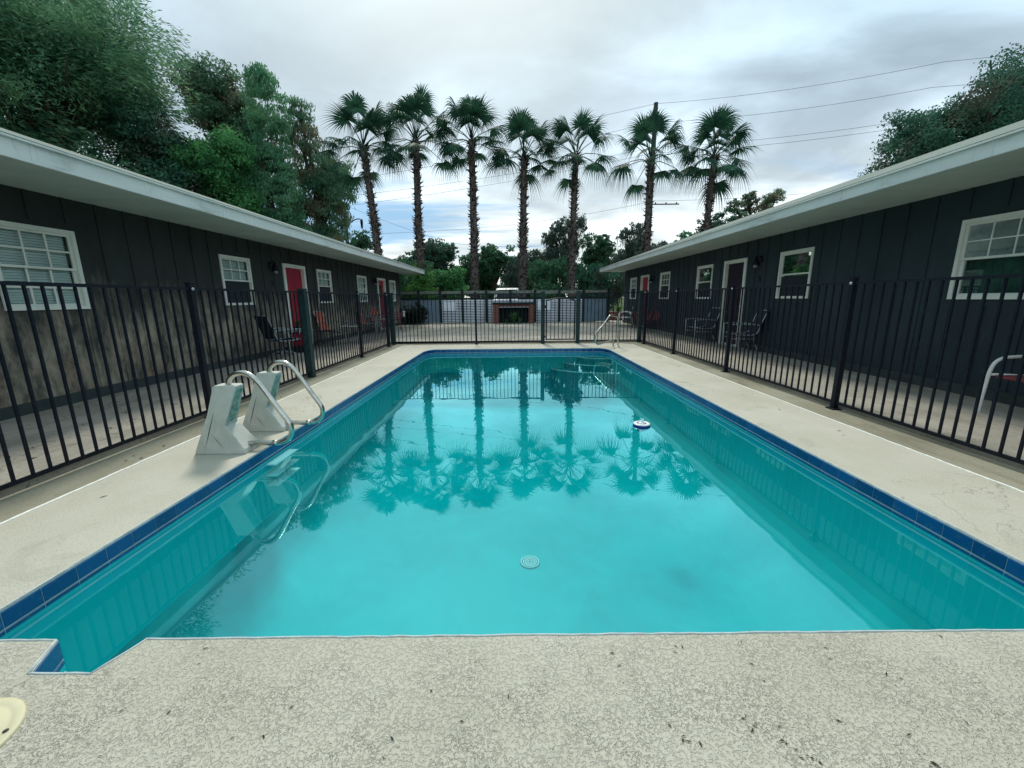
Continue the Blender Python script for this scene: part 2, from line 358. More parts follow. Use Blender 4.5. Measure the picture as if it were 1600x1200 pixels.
def palmbark(nt):
    v = gpos(nt); rnd = nt.add('ShaderNodeNewGeometry').outputs['Random Per Island']
    sep = nt.add('ShaderNodeSeparateXYZ', ins={0:v})
    n = nt.noise(v, 7, 5, 0.7)
    c = nt.ramp(nt.math('MULTIPLY_ADD', rnd, 0.5, nt.math('MULTIPLY', n, 0.6)), [(0.22, (0.018,0.014,0.014)), (0.5, (0.07,0.055,0.05)), (0.68, (0.17,0.15,0.14)), (0.85, (0.36,0.33,0.31))])
    return pbsdf(nt, c, 0.95, 0, bump(nt, n, 0.5, 0.02), 0.1)
mat('palm_bark', palmbark)

# ------------------------------------------------------------------ mesh helpers
class MB:
    def __init__(s): s.v = []; s.f = []; s.sm = []; s.arr = []
    def add(s, vs, fs, smooth=False):
        o = len(s.v); s.v += [tuple(map(float, p)) for p in vs]; s.f += [tuple(i+o for i in f) for f in fs]; s.sm += [smooth]*len(fs)
        return s
    def box(s, x0, x1, y0, y1, z0, z1):
        x0, x1 = sorted((x0, x1)); y0, y1 = sorted((y0, y1)); z0, z1 = sorted((z0, z1))
        return s.add([(x0,y0,z0),(x1,y0,z0),(x1,y1,z0),(x0,y1,z0),(x0,y0,z1),(x1,y0,z1),(x1,y1,z1),(x0,y1,z1)],
              [(3,2,1,0),(4,5,6,7),(0,1,5,4),(1,2,6,5),(2,3,7,6),(3,0,4,7)])
    def obox(s, c, ux, uy, uz, hx, hy, hz):
        c, ux, uy, uz = Vector(c), Vector(ux).normalized(), Vector(uy).normalized(), Vector(uz).normalized()
        vs = [c + ux*hx*a + uy*hy*b + uz*hz*d for d in (-1,1) for (a,b) in ((-1,-1),(1,-1),(1,1),(-1,1))]
        return s.add(vs, [(3,2,1,0),(4,5,6,7),(0,1,5,4),(1,2,6,5),(2,3,7,6),(3,0,4,7)])
    def tube(s, pts, r, n=8, closed=False, smooth=True):
        pts = [Vector(p) for p in pts]; m = len(pts)
        rs = r if hasattr(r, '__len__') else [r]*m
        vs = []; ref = None
        for i, p in enumerate(pts):
            if closed: d = pts[(i+1) % m] - pts[i-1]
            else: d = pts[min(i+1, m-1)] - pts[max(i-1, 0)]
            d.normalize()
            if ref is None:
                ref = Vector((0,0,1)) if abs(d.z) < 0.9 else Vector((1,0,0))
            a = (ref - d*ref.dot(d)); a.normalize(); ref = a; b = d.cross(a)
            for k in range(n):
                th = 2*math.pi*k/n; vs.append(p + a*math.cos(th)*rs[i] + b*math.sin(th)*rs[i])
        fs = []
        rng = m if closed else m-1
        for i in range(rng):
            j = (i+1) % m
            for k in range(n):
                fs.append((i*n+k, i*n+(k+1) % n, j*n+(k+1) % n, j*n+k))
        s.add(vs, fs, smooth)
        if not closed:
            o = len(s.v) - len(vs)
            s.f += [tuple(o+k for k in range(n))[::-1], tuple(o+(m-1)*n+k for k in range(n))]; s.sm += [False, False]
        return s
    def lathe(s, c, prof, n=24, smooth=True):
        vs = []; fs = []
        for (r, z) in prof:
            for k in range(n):
                a = 2*math.pi*k/n; vs.append((c[0]+r*math.cos(a), c[1]+r*math.sin(a), c[2]+z))
        for i in range(len(prof)-1):
            for k in range(n): fs.append((i*n+k, i*n+(k+1) % n, (i+1)*n+(k+1) % n, (i+1)*n+k))
        return s.add(vs, fs, smooth)
    def quads(s, A):       # A: (n,4,3) numpy
        s.arr.append(np.asarray(A, np.float32)); return s
    def build(s, name, m, parent=None, loc=None):
        me = bpy.data.meshes.new(name)
        nv = len(s.v); V = np.array(s.v, np.float32).reshape(-1, 3)
        if s.arr:
            A = np.concatenate(s.arr).reshape(-1, 3)
            if loc is not None: A = A - np.array(loc, np.float32)
        if loc is not None and nv: V = V - np.array(loc, np.float32)
        if s.arr:
            base = [tuple(f) for f in s.f]
            nq = len(A)//4
            VV = np.concatenate([V, A]) if nv else A
            lens = np.array([len(f) for f in base] + [4]*nq, np.int32)
            idx = np.concatenate([np.array([i for f in base for i in f], np.int32), np.arange(nq*4, dtype=np.int32)+nv])
            me.vertices.add(len(VV)); me.vertices.foreach_set('co', VV.ravel())
            me.loops.add(len(idx)); me.loops.foreach_set('vertex_index', idx)
            st = np.concatenate([[0], np.cumsum(lens)[:-1]]).astype(np.int32)
            me.polygons.add(len(lens)); me.polygons.foreach_set('loop_start', st); me.polygons.foreach_set('loop_total', lens)
            sm = np.array(s.sm + [False]*nq, bool); me.polygons.foreach_set('use_smooth', sm)
            me.update(calc_edges=True)
        else:
            me.from_pydata([tuple(x) for x in V.tolist()], [], s.f)
            me.polygons.foreach_set('use_smooth', np.array(s.sm, bool)); me.update()
        me.materials.append(MATS[m])
        o = bpy.data.objects.new(name, me); C.objects.link(o)
        if parent is not None: o.parent = parent
        elif loc is not None: o.location = loc
        return o
def tag(o, label=None, cat=None, group=None, kind=None):
    if label: o['label'] = label
    if cat: o['category'] = cat
    if group: o['group'] = group
    if kind: o['kind'] = kind
    return o
def thing(name, label, cat, loc=(0,0,0), rz=0.0, group=None):
    o = bpy.data.objects.new(name, None); C.objects.link(o); o.empty_display_size = 0.1
    o.location = loc; o.rotation_euler = (0,0,rz)
    return tag(o, label, cat, group)
def struct(mb, name, m):
    o = mb.build(name, m); o['kind'] = 'structure'; return o
def copy_tree(o, parent=None):
    c = o.copy(); C.objects.link(c)
    if parent is not None: c.parent = parent
    for ch in list(o.children): copy_tree(ch, c)
    return c
def bevel(o, wd=0.01, seg=2):
    md = o.modifiers.new('bevel', 'BEVEL'); md.width = wd; md.segments = seg; md.limit_method = 'ANGLE'; return o
def smooth_path(pts, k=6):
    pts = [Vector(p) for p in pts]; out = []
    for i in range(len(pts)-1):
        p0 = pts[max(i-1, 0)]; p1 = pts[i]; p2 = pts[i+1]; p3 = pts[min(i+2, len(pts)-1)]
        for j in range(k):
            u = j/k
            out.append(0.5*((2*p1)+(p2-p0)*u+(2*p0-5*p1+4*p2-p3)*u*u+(3*p1-p0-3*p2+p3)*u**3))
    out.append(pts[-1]); return out

# ------------------------------------------------------------------ pool and ground
rnd = random.Random(5)
XL, XR, Y0, Y1 = -2.14, 2.43, 1.31, 10.27
inner = [(XL,Y0),(-1.735,Y0),(-1.675,1.17),(-1.455,1.165),(-1.39,Y0),(XR,Y0),(XR,9.85),(2.36,10.14),(2.22,Y1),(-1.93,Y1),(-2.07,10.14),(XL,9.85)]
DX0, DX1, DY1 = -2.95, 3.27, 11.32
def ring(outer, inn, z, name, m, thick=0.0):
    bm = bmesh.new()
    def loop(pts):
        vs = [bm.verts.new((x, y, z)) for x, y in pts]
        return [bm.edges.new((vs[i], vs[(i+1) % len(vs)])) for i in range(len(vs))]
    es = loop(outer) + loop(inn)
    bmesh.ops.triangle_fill(bm, use_beauty=True, use_dissolve=False, edges=es)
    bmesh.ops.recalc_face_normals(bm, faces=bm.faces)
    if sum(f.normal.z for f in bm.faces) < 0: bmesh.ops.reverse_faces(bm, faces=bm.faces)
    if thick:
        bnd = [e for e in bm.edges if e.is_boundary]
        r = bmesh.ops.extrude_edge_only(bm, edges=bnd)
        bmesh.ops.translate(bm, verts=[g for g in r['geom'] if isinstance(g, bmesh.types.BMVert)], vec=(0,0,-thick))
    me = bpy.data.meshes.new(name); bm.to_mesh(me); bm.free(); me.materials.append(MATS[m])
    o = bpy.data.objects.new(name, me); C.objects.link(o); o['kind'] = 'structure'; return o
DY0 = -3.0
deck_out = [(DX0,DY0),(DX1,DY0),(DX1+0.02,11.0),(3.05,DY1),(-2.75,DY1),(DX0,11.1)]
ring(deck_out, inner, 0.0, 'pool_deck', 'pool_deck_coating', 0.04)
strip_in = [(DX0-0.016,DY0-0.016),(DX1+0.016,DY0-0.016),(DX1+0.036,11.006),(3.057,DY1+0.016),(-2.757,DY1+0.016),(DX0-0.016,11.106)]
ring([(-3.36,DY0-0.3),(3.72,DY0-0.3),(3.72,11.6),(-3.36,11.6)], strip_in, -0.003, 'deck_border', 'old_strip_concrete', 0.04)
# white expansion joint strip: proud cap, slightly wavy
jm = MB()
def joint(path, wd=0.021):
    pts = []
    for i in range(len(path)-1):
        a, b = Vector(path[i]), Vector(path[i+1]); n = max(2, int((b-a).length/0.12))
        for k in range(n): pts.append(a.lerp(b, k/n))
    pts.append(Vector(path[-1]))
    for i in range(len(pts)-1):
        a, b = pts[i], pts[i+1]; d = (b-a).normalized(); nrm = Vector((-d.y, d.x, 0))
        h = 0.004 + rnd.random()*0.002; j0 = nrm*wd/2; o = nrm*rnd.uniform(-.001,.001)
        a, b = a+o, b+o
        vs = [a-j0, b-j0, b+j0, a+j0]; up = Vector((0,0,h))
        jm.add([*vs, *[q+up for q in vs]], [(4,5,6,7),(0,1,5,4),(1,2,6,5),(2,3,7,6),(3,0,4,7)])
joint([(DX0-0.008,DY0,0.0),(DX0-0.008,11.1,0.0),(-2.75,DY1+0.008,0)])
joint([(DX1+0.008,DY0,0.0),(DX1+0.03,11.0,0.0)])
struct(jm, 'expansion_joint', 'joint_white')
# patio slabs beyond the fence: lip 50 mm above the strip, falling towards the buildings
pm = MB()
pm.add([(-3.36,-6,-0.05),(-3.36,-6,0.05),(-3.36,11.6,0.05),(-3.36,11.6,-0.05)], [(0,1,2,3)])
pm.add([(-3.36,-6,0.05),(-5.7,-6,0.0),(-5.7,11.6,0.0),(-3.36,11.6,0.05)], [(3,2,1,0)])
pm.add([(3.72,-6,-0.05),(3.72,-6,0.05),(3.72,11.6,0.05),(3.72,11.6,-0.05)], [(3,2,1,0)])
pm.add([(3.72,-6,0.05),(5.9,-6,0.0),(5.9,11.6,0.0),(3.72,11.6,0.05)], [(0,1,2,3)])
pm.add([(-5.7,11.6,0.0),(-3.36,11.6,0.05),(3.72,11.6,0.05),(5.9,11.6,0.0),(5.9,21.9,0.0),(-5.7,21.9,0.0)], [(0,1,2,5),(5,2,3,4)])
pm.add([(-3.36,11.6,-0.05),(3.72,11.6,-0.05),(3.72,11.6,0.05),(-3.36,11.6,0.05)], [(0,1,2,3)])
struct(pm, 'patio_slab', 'patio_concrete')
hole = [(-2.6,0.6),(2.9,0.6),(2.9,10.8),(-2.6,10.8)]
ring([(-600,-400),(600,-400),(600,900),(-600,900)], hole, -0.05, 'ground', 'ground_soil')
rd = MB(); rd.add([(-40,25.5,-0.046),(60,25.5,-0.046),(60,31.5,-0.046),(-40,31.5,-0.046)], [(0,1,2,3)])
rd.add([(4.6,21.92,-0.042),(9.5,21.92,-0.042),(12,25.6,-0.042),(5.2,25.6,-0.042)], [(0,1,2,3)])
rd.add([(9,31.4,-0.042),(17,31.4,-0.042),(40,80,-0.042),(26,80,-0.042)], [(0,1,2,3)])
struct(rd, 'road', 'road_concrete')
# tile band
def band(path, z0, z1, tl, mb, proud):
    for i in range(len(path)-1):
        a, b = Vector((*path[i], 0)), Vector((*path[i+1], 0)); L = (b-a).length; n = max(1, round(L/tl)); d = (b-a)/L
        nrm = Vector((d.y, -d.x, 0))       # into the deck (path runs so that the water is on the left)
        for k in range(n):
            q0 = a + d*(L*k/n + 0.0022); q1 = a + d*(L*(k+1)/n - 0.0022)
            back = nrm*0.012; fr = -nrm*proud; e = 0.010
            vs = [q0+back+Vector((0,0,z0)), q1+back+Vector((0,0,z0)), q1+back+Vector((0,0,z1)), q0+back+Vector((0,0,z1)),
                  q0+fr+Vector((0,0,z0)), q1+fr+Vector((0,0,z0)), q1+fr+Vector((0,0,z1-e)), q0+fr+Vector((0,0,z1-e)),
                  q0+fr*0.2+Vector((0,0,z1)), q1+fr*0.2+Vector((0,0,z1))]
            mb.add(vs, [(4,5,6,7),(7,6,9,8),(8,9,2,3),(5,1,2,9,6),(0,4,7,8,3),(0,1,5,4)])
cw = list(inner) + [inner[0]]         # counter-clockwise -> water on the left
tb = MB()
band(cw, -0.083, -0.004, 0.15, tb, 0.009)
band(cw, -0.108, -0.0865, 0.15, tb, 0.009)
gm = MB()
for i in range(len(cw)-1):
    (ax, ay), (bx_, by_) = cw[i], cw[i+1]
    gd = Vector((bx_-ax, by_-ay, 0)).normalized(); gx_, gy_ = -gd.y*0.0065, gd.x*0.0065
    gm.add([(ax+gx_,ay+gy_,-0.109),(bx_+gx_,by_+gy_,-0.109),(bx_+gx_,by_+gy_,-0.002),(ax+gx_,ay+gy_,-0.002),(ax,ay,-0.002),(bx_,by_,-0.002)], [(0,1,2,3),(3,2,5,4)])
    L_ = math.hypot(bx_-ax, by_-ay); kk = max(2, int(L_/0.05))
    bead = [(ax+(bx_-ax)*j/kk + rnd.uniform(-.002,.002), ay+(by_-ay)*j/kk + rnd.uniform(-.0022,.0022), 0.0005+rnd.uniform(-.0006,.0006)) for j in range(kk+1)]
    gm.tube(bead, 0.0042, 5)
pool = thing('swimming_pool', 'rectangular turquoise swimming pool lined with blue edge tiles', 'pool', (0.145,5.8,0))
def under(mb, name, m, par, lbl=None):
    o = mb.build(name, m, None); o.parent = par; o.matrix_parent_inverse = Matrix.Translation(-par.location)
    if lbl: o['label'] = lbl
    return o
ledge = MB()
for i in range(len(cw)-1):
    ledge.tube([(cw[i][0],cw[i][1],-0.150),(cw[i+1][0],cw[i+1][1],-0.150)], 0.006, 6)
under(ledge, 'plaster_ledge', 'underwater_white', pool)
under(tb, 'edge_tiles', 'blue_tile', pool); under(gm, 'grout', 'grout', pool)
ZF = -1.25
ba = MB(); bw_ = MB(); ins = [(x*0.996+0.0006, 5.8+(y-5.8)*0.998) for x, y in inner]
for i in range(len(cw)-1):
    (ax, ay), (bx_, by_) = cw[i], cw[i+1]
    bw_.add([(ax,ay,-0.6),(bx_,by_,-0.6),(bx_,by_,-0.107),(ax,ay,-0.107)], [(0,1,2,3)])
rings = []
ccx, ccy = 0.145, 5.8
hull = [(XL,Y0),(-1.735,Y0),(-1.675,1.17),(-1.455,1.165),(-1.39,Y0),(XR,Y0)] + inner[6:]
for k in range(9):
    a_ = R(90)*k/8; ins_ = 0.65*(1-math.cos(a_)); zz = -0.6 - (abs(ZF)-0.6)*math.sin(a_)
    rings.append([(x + (ccx-x)/2.285*ins_, y + (ccy-y)/4.5*ins_, zz) for x, y in hull])
for k in range(8):
    n_ = len(hull)
    ba.add(rings[k]+rings[k+1], [(i, (i+1) % n_, n_+(i+1) % n_, n_+i) for i in range(n_)], True)
ba.add(rings[-1], [tuple(range(len(hull)))])
under(ba, 'basin_floor', 'pool_plaster', pool); under(bw_, 'basin_wall', 'lightened_wall_plaster', pool)
# curved entry steps, far right corner
cs = MB()
for r_s, z in ((1.42, -0.50), (1.08, -0.36), (0.74, -0.22)):
    pts = [(XR-0.001, Y1-0.001)] + [(XR-0.001 - r_s*math.cos(a)*1.0, Y1-0.001 - r_s*math.sin(a)*0.62) for a in [R(90)*k/14 for k in range(15)]][::-1]
    n = len(pts)
    cs.add([(x,y,z) for x, y in pts] + [(x,y,ZF) for x, y in pts], [tuple(range(n))] + [(i, (i+1) % n, n+(i+1) % n, n+i) for i in range(n)])
under(cs, 'corner_steps', 'pool_plaster', pool)
ce = MB()
for r_s, z in ((1.42, -0.50), (1.08, -0.36), (0.74, -0.22)):
    ce.tube([(XR - r_s*math.cos(a), Y1 - r_s*math.sin(a)*0.62, z+0.004) for a in [R(2)+R(86)*k/16 for k in range(17)]], 0.012, 6)
under(ce, 'step_nosing', 'underwater_white', pool)
dr = MB()
for r_ in (0.085, 0.062, 0.042, 0.02): dr.tube([(0.163+r_*math.cos(a), 3.48+r_*math.sin(a), ZF+0.012) for a in [2*math.pi*k/28 for k in range(28)]], 0.0055, 6, closed=True)
dd_ = MB(); dd_.lathe((0.163,3.48,ZF), [(0.098,0.0),(0.098,0.005),(0.0,0.006)], 28)
under(dd_, 'drain_sump', 'underwater_teal', pool); d_o = under(dr, 'floor_drain', 'underwater_white', pool, 'round white grated drain on the pool floor')
for k, z in enumerate((-0.135, -0.235, -0.323)):
    s = MB(); s.box(XL+0.001, XL+0.10, 3.29, 3.67, z-0.014, z); o = under(s, 'ladder_tread', 'underwater_white', pool); bevel(o, 0.006)
wm = MB(); wm.add([(x,y,-0.105) for x, y in inner], [tuple(range(len(inner)))])
wo = wm.build('pool_water', 'pool_water'); wo['kind'] = 'structure'

# ------------------------------------------------------------------ buildings
def building(side, XW, XE, ZS, ridge_x, back_x, sm_name, wins, doors, lamps, number, label):
    """side=+1: wall faces +X (left building); -1 faces -X (right building). YA..YB along the court."""
    YA, YB = -5.0, 21.0
    root = thing('motel_building', label, 'building', ((XW+back_x)/2, 8, 0))
    loc = root.location.copy()
    def P(mb, name, m, par=None, lbl=None):
        o = mb.build(name, m); o.parent = par or root
        if par is None: o.matrix_parent_inverse = Matrix.Translation(-loc)
        if lbl: o['label'] = lbl
        return o
    s = side
    def X(d): return XW + s*d            # d metres outwards from the wall face
    wallm = MB(); th = 0.12
    ops = sorted([(y0,y1,z0,z1) for (y0,y1,z0,z1,_) in wins] + [(y0,y1,0.0,z1) for (y0,y1,z1,_) in doors])
    y = YA
    for (a,b,z0,z1) in ops:
        wallm.box(X(0), X(-th), y, a, -0.05, ZS+0.1)
        if z0 > 0.01: wallm.box(X(0), X(-th), a, b, -0.05, z0)
        wallm.box(X(0), X(-th), a, b, z1, ZS+0.1); y = b
    wallm.box(X(0), X(-th), y, YB, -0.05, ZS+0.1)
    # end walls, back wall
    wallm.box(X(-th), back_x, YB-0.12, YB, -0.05, ZS+0.1); wallm.box(X(-th), back_x, YA, YA+0.12, -0.05, ZS+0.1)
    wallm.box(back_x, back_x-s*0.12, YA, YB, -0.05, ZS+0.1)
    # vertical battens over the board joints
    yb = 21.0 - 0.41*0.5; bw = 0.02
    while yb > YA:
        segs = [(0.12, ZS)]
        for (a,b,z0,z1) in ops:
            if a-0.07 < yb < b+0.07:
                segs = [q for q in ((0.12, z0-0.08), (z1+0.08, ZS)) if q[1]-q[0] > 0.05]
        for q0, q1 in segs: wallm.box(X(0.0005), X(0.014), yb-bw, yb+bw, q0, q1)
        yb -= 0.405
    P(wallm, 'wall', sm_name)
    sk = MB(); y = YA
    for (a,b,z1,_) in sorted(doors): sk.box(X(0.001), X(0.035), y, a-0.09, -0.04, 0.13); y = b+0.09
    sk.box(X(0.001), X(0.035), y, YB, -0.04, 0.13); P(sk, 'skirting', 'skirt_paint')
    # near-black sheet paints in the unlit rooms behind the openings
    rm = MB(); rm.box(X(-1.6), X(-1.55), YA+0.2, YB-0.2, 0, ZS); P(rm, 'dark_room_sheet', 'dark_interior')
    # roof
    zf = 2.53 + 0.0; ye = YB+0.55; ya = YA-0.5
    slope = 0.33
    rf = MB()
    def slab(x0, z0, x1, z1, t_):
        rf.add([(x0,ya,z0),(x1,ya,z1),(x1,ye,z1),(x0,ye,z0),(x0,ya,z0-t_),(x1,ya,z1-t_),(x1,ye,z1-t_),(x0,ye,z0-t_)],
               [(0,1,2,3),(4,7,6,5),(0,4,5,1),(1,5,6,2),(2,6,7,3),(3,7,4,0)])
    EX = XE + s*0.03
    slab(EX, 2.700, ridge_x, 4.46, 0.02); slab(ridge_x, 4.46, 2*ridge_x-EX, 2.700, 0.02)
    P(rf, 'roof', 'roof_shingle')
    for yy in (YB, YA):
        ga = MB(); ga.add([(XW,yy,ZS+0.05),(ridge_x,yy,4.22),(back_x,yy,ZS+0.05),(XW,yy-0.1,ZS+0.05),(ridge_x,yy-0.1,4.22),(back_x,yy-0.1,ZS+0.05)], [(0,1,2),(3,5,4),(0,3,4,1),(1,4,5,2)])
        P(ga, 'gable', sm_name)
    fb = MB(); fz0, fz1 = ZS-0.012, 2.672
    n = 6; Ls = (ye-ya)/n
    for k in range(n): fb.box(XE, XE-s*0.03, ya+k*Ls+0.0015, ya+(k+1)*Ls-0.0015, fz0, fz1)
    o = P(fb, 'fascia', 'fascia_paint')
    de = MB(); de.box(XE+s*0.004, XE+s*0.034, ya, ye, 2.674, 2.690); de.box(XE-s*0.029, XE+s*0.003, ya, ye, 2.673, 2.676)
    P(de, 'drip_edge', 'fascia_paint')
    so_ = MB(); y = ya+0.02; yk = 5.5-2.44*5
    while yk < ye:
        a, b = max(yk+0.007, ya+0.02), min(yk+2.433, ye-0.02)
        if b > a: so_.box(XE-s*0.03, X(-0.05), a, b, ZS, ZS+0.012)
        yk += 2.44
    P(so_, 'soffit', 'soffit_paint')
    sb_ = MB(); sb_.box(XE-s*0.03, X(-0.05), ya+0.02, ye-0.02, ZS+0.014, ZS+0.02); P(sb_, 'soffit_gap_shade', 'dark_interior')  # dark sheet paints shade into the gaps between soffit panels
    eb = MB(); eb.box(XE-s*0.031, 2*ridge_x-XE, YB+0.5, YB+0.53, ZS-0.01, 2.672)
    eb.add([(XE-s*0.04,YB+0.53,2.66),(ridge_x,YB+0.53,4.26),(2*ridge_x-XE,YB+0.53,2.66),(XE-s*0.04,YB+0.5,2.66),(ridge_x,YB+0.5,4.26),(2*ridge_x-XE,YB+0.5,2.66)], [(0,1,2),(3,5,4)])
    P(eb, 'barge_board', 'fascia_paint')
    # windows
    for (y0,y1,z0,z1,kind) in wins:
        fr = MB(); t1 = 0.062
        # outer casing, proud of the wall
        fr.box(X(-0.05), X(0.022), y0, y0+t1*0.75, z0, z1); fr.box(X(-0.05), X(0.022), y1-t1*0.75, y1, z0, z1)
        fr.box(X(-0.05), X(0.020), y0+t1*0.75, y1-t1*0.75, z1-t1*0.8, z1); fr.box(X(-0.05), X(0.030), y0+t1*0.75, y1-t1*0.75, z0, z0+t1*0.7)
        wr = P(fr, 'window', 'white_trim')
        zm = (z0+z1)/2 + 0.0; ya_, yb_ = y0+t1*0.75, y1-t1*0.75; zt, zb = z1-t1*0.8, z0+t1*0.7
        sa = MB(); q = 0.032
        for (za, zz, d) in ((zm-0.005, zt, -0.004), (zb, zm+0.022, -0.026)):
            sa.box(X(d-0.02), X(d), ya_, ya_+q, za, zz); sa.box(X(d-0.02), X(d), yb_-q, yb_, za, zz)
            sa.box(X(d-0.02), X(d), ya_+q, yb_-q, zz-q*0.9, zz); sa.box(X(d-0.02), X(d), ya_+q, yb_-q, za, za+q*0.9)
        P(sa, 'sash', 'white_trim', wr)
        mu = MB(); w_ = yb_-ya_-2*q
        if kind in ('grid', 'gridall'):
            for j in (1, 2): mu.box(X(-0.02), X(-0.008), ya_+q+w_*j/3-0.011, ya_+q+w_*j/3+0.011, zm+0.02, zt-0.02)
            mu.box(X(-0.0195), X(-0.0085), ya_+q, yb_-q, (zm+zt)/2-0.011, (zm+zt)/2+0.011)
        if kind == 'gridall':
            for j in (1, 2): mu.box(X(-0.042), X(-0.030), ya_+q+w_*j/3-0.011, ya_+q+w_*j/3+0.011, zb+0.02, zm)
            mu.box(X(-0.0415), X(-0.0305), ya_+q, yb_-q, (zm+zb)/2-0.011, (zm+zb)/2+0.011)
        if mu.v: P(mu, 'muntin', 'white_trim', wr)
        gl = MB(); gl.add([(X(-0.014),ya_+q,zm),(X(-0.014),yb_-q,zm),(X(-0.014),yb_-q,zt-q),(X(-0.014),ya_+q,zt-q)], [(0,1,2,3)])
        gl.add([(X(-0.036),ya_+q,zb+q),(X(-0.036),yb_-q,zb+q),(X(-0.036),yb_-q,zm),(X(-0.036),ya_+q,zm)], [(0,1,2,3)])
        P(gl, 'pane', 'window_glass', wr)
        if kind in ('grid', 'gridall'):
            bl = MB(); zlow = zb if kind == 'gridall' else zm-0.02; z = zlow+0.02
            while z < zt:
                bl.obox((X(-0.068), (ya_+yb_)/2, z), (s*0.5,0,-0.87), (0,1,0), (s*0.87,0,0.5), 0.0165, (yb_-ya_)/2-0.004-(0.03 if kind=='gridall' else 0), 0.001); z += 0.031
            P(bl, 'blind', 'blind_white', wr)
        if kind == 'grid':
            scn = MB(); scn.box(X(-0.0275), X(-0.0265+0.004), ya_+0.012, yb_-0.012, zb+0.006, zm-0.006); P(scn, 'screen', 'insect_screen', wr)
        if kind == 'dark':
            cu = MB(); n = 26
            vs = [(X(-0.10-0.012*math.sin(k*1.9)), ya_+(yb_-ya_)*k/n, z) for k in range(n+1) for z in (zm, zt)]
            cu.add(vs, [(2*k,2*k+2,2*k+3,2*k+1) for k in range(n)]); P(cu, 'curtain', 'green_curtain', wr)
            scn = MB(); scn.box(X(-0.0275), X(-0.0235), ya_+0.012, yb_-0.012, zb+0.006, zm-0.03); P(scn, 'screen', 'insect_screen', wr)
        if kind == 'darkgrid':
            for j in (1, 2): pass
            m2 = MB()
            for j in (1, 2): m2.box(X(-0.020), X(-0.010), ya_+q+w_*j/3-0.006, ya_+q+w_*j/3+0.006, zm+0.02, zt-0.02)
            m2.box(X(-0.0195), X(-0.0105), ya_+q, yb_-q, (zm+zt)/2-0.006, (zm+zt)/2+0.006)
            P(m2, 'muntin', 'blind_white', wr)
            cu = MB(); n = 26
            vs = [(X(-0.10-0.012*math.sin(k*1.9)), ya_+(yb_-ya_)*k/n, z) for k in range(n+1) for z in (zb, zt)]
            cu.add(vs, [(2*k,2*k+2,2*k+3,2*k+1) for k in range(n)]); P(cu, 'curtain', 'green_curtain', wr)
    for (y0,y1,z1,kind) in doors:
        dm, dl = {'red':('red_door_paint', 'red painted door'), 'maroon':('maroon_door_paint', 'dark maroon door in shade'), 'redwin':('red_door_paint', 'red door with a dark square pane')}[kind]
        c = 0.085
        d = MB(); d.box(X(-0.095), X(-0.055), y0+c*0.6, y1-c*0.6, 0.03, z1-c*0.6)
        for (za, zb2) in ((0.25, 0.95), (1.08, 1.88)):
            for k in (0, 1):
                ya2 = y0+c+0.08+k*(y1-y0-2*c)/2; yb2 = ya2+(y1-y0-2*c)/2-0.16
                if kind == 'red': d.box(X(-0.056), X(-0.050), ya2, yb2, za, zb2)
        dor = P(d, 'door', dm, None, dl)
        f = MB(); f.box(X(-0.1), X(0.028), y0-0.01, y0+c, 0.0, z1); f.box(X(-0.1), X(0.028), y1-c, y1+0.01, 0.0, z1); f.box(X(-0.1), X(0.026), y0+c, y1-c, z1-c, z1+0.002)
        f.box(X(-0.1), X(0.06), y0+c, y1-c, -0.01, 0.03)
        P(f, 'door_frame', 'white_trim', dor)
        hn = MB(); hy = y0+c+0.07 if s > 0 else y1-c-0.07
        hy = y0+c+0.07
        hn.lathe((0,0,0), [(0.0,0.055),(0.02,0.05),(0.027,0.035),(0.012,0.02),(0.012,0.0)], 12)
        hn.v = [(X(-0.05+v_[2]), hy+v_[0], 1.0+v_[1]) for v_ in hn.v]
        P(hn, 'handle', 'brushed_steel', dor)
        if kind == 'redwin':
            g = MB(); g.box(X(-0.056), X(-0.048), (y0+y1)/2-0.26, (y0+y1)/2+0.26, 1.35, 1.83); P(g, 'door_pane', 'car_glass', dor)
    for (ly, lz) in lamps:
        l = MB(); l.box(X(0.0), X(0.02), ly-0.055, ly+0.055, lz-0.06, lz+0.07)
        l.tube(smooth_path([(X(0.02),ly,lz+0.04),(X(0.08),ly,lz+0.08),(X(0.12),ly,lz+0.05)], 4), 0.011, 6)
        l.lathe((X(0.12),ly,lz-0.13), [(0.085,0.0),(0.09,0.012),(0.06,0.09),(0.035,0.16),(0.025,0.19),(0.0,0.2)], 16)
        lr = P(l, 'wall_lamp', 'black_metal')
        g = MB(); g.lathe((X(0.12),ly,lz-0.19), [(0.0,0.0),(0.035,0.01),(0.045,0.04),(0.04,0.08)], 12); P(g, 'lamp_glass', 'bulb_glass', lr)
    ny, nz, digit = number
    cu = bpy.data.curves.new('digit', 'FONT'); cu.body = digit; cu.size = 0.19; cu.extrude = 0.006; cu.align_x = 'CENTER'; cu.align_y = 'CENTER'
    to = bpy.data.objects.new('digit', cu); me = bpy.data.meshes.new_from_object(to); bpy.data.objects.remove(to)
    me.transform(Matrix.Translation((X(0.009), ny, nz)) @ Matrix.Rotation(R(90)*s, 4, 'Z') @ Matrix.Rotation(R(90), 4, 'X'))
    me.materials.clear(); me.materials.append(MATS['black_metal'])
    o = bpy.data.objects.new('house_number', me); C.objects.link(o); o.parent = root; o.matrix_parent_inverse = Matrix.Translation(-loc)
    o['label'] = 'black numeral %s on the siding' % digit
    # meter / conduit
    return root
zw0, zw1 = 1.165, 2.125
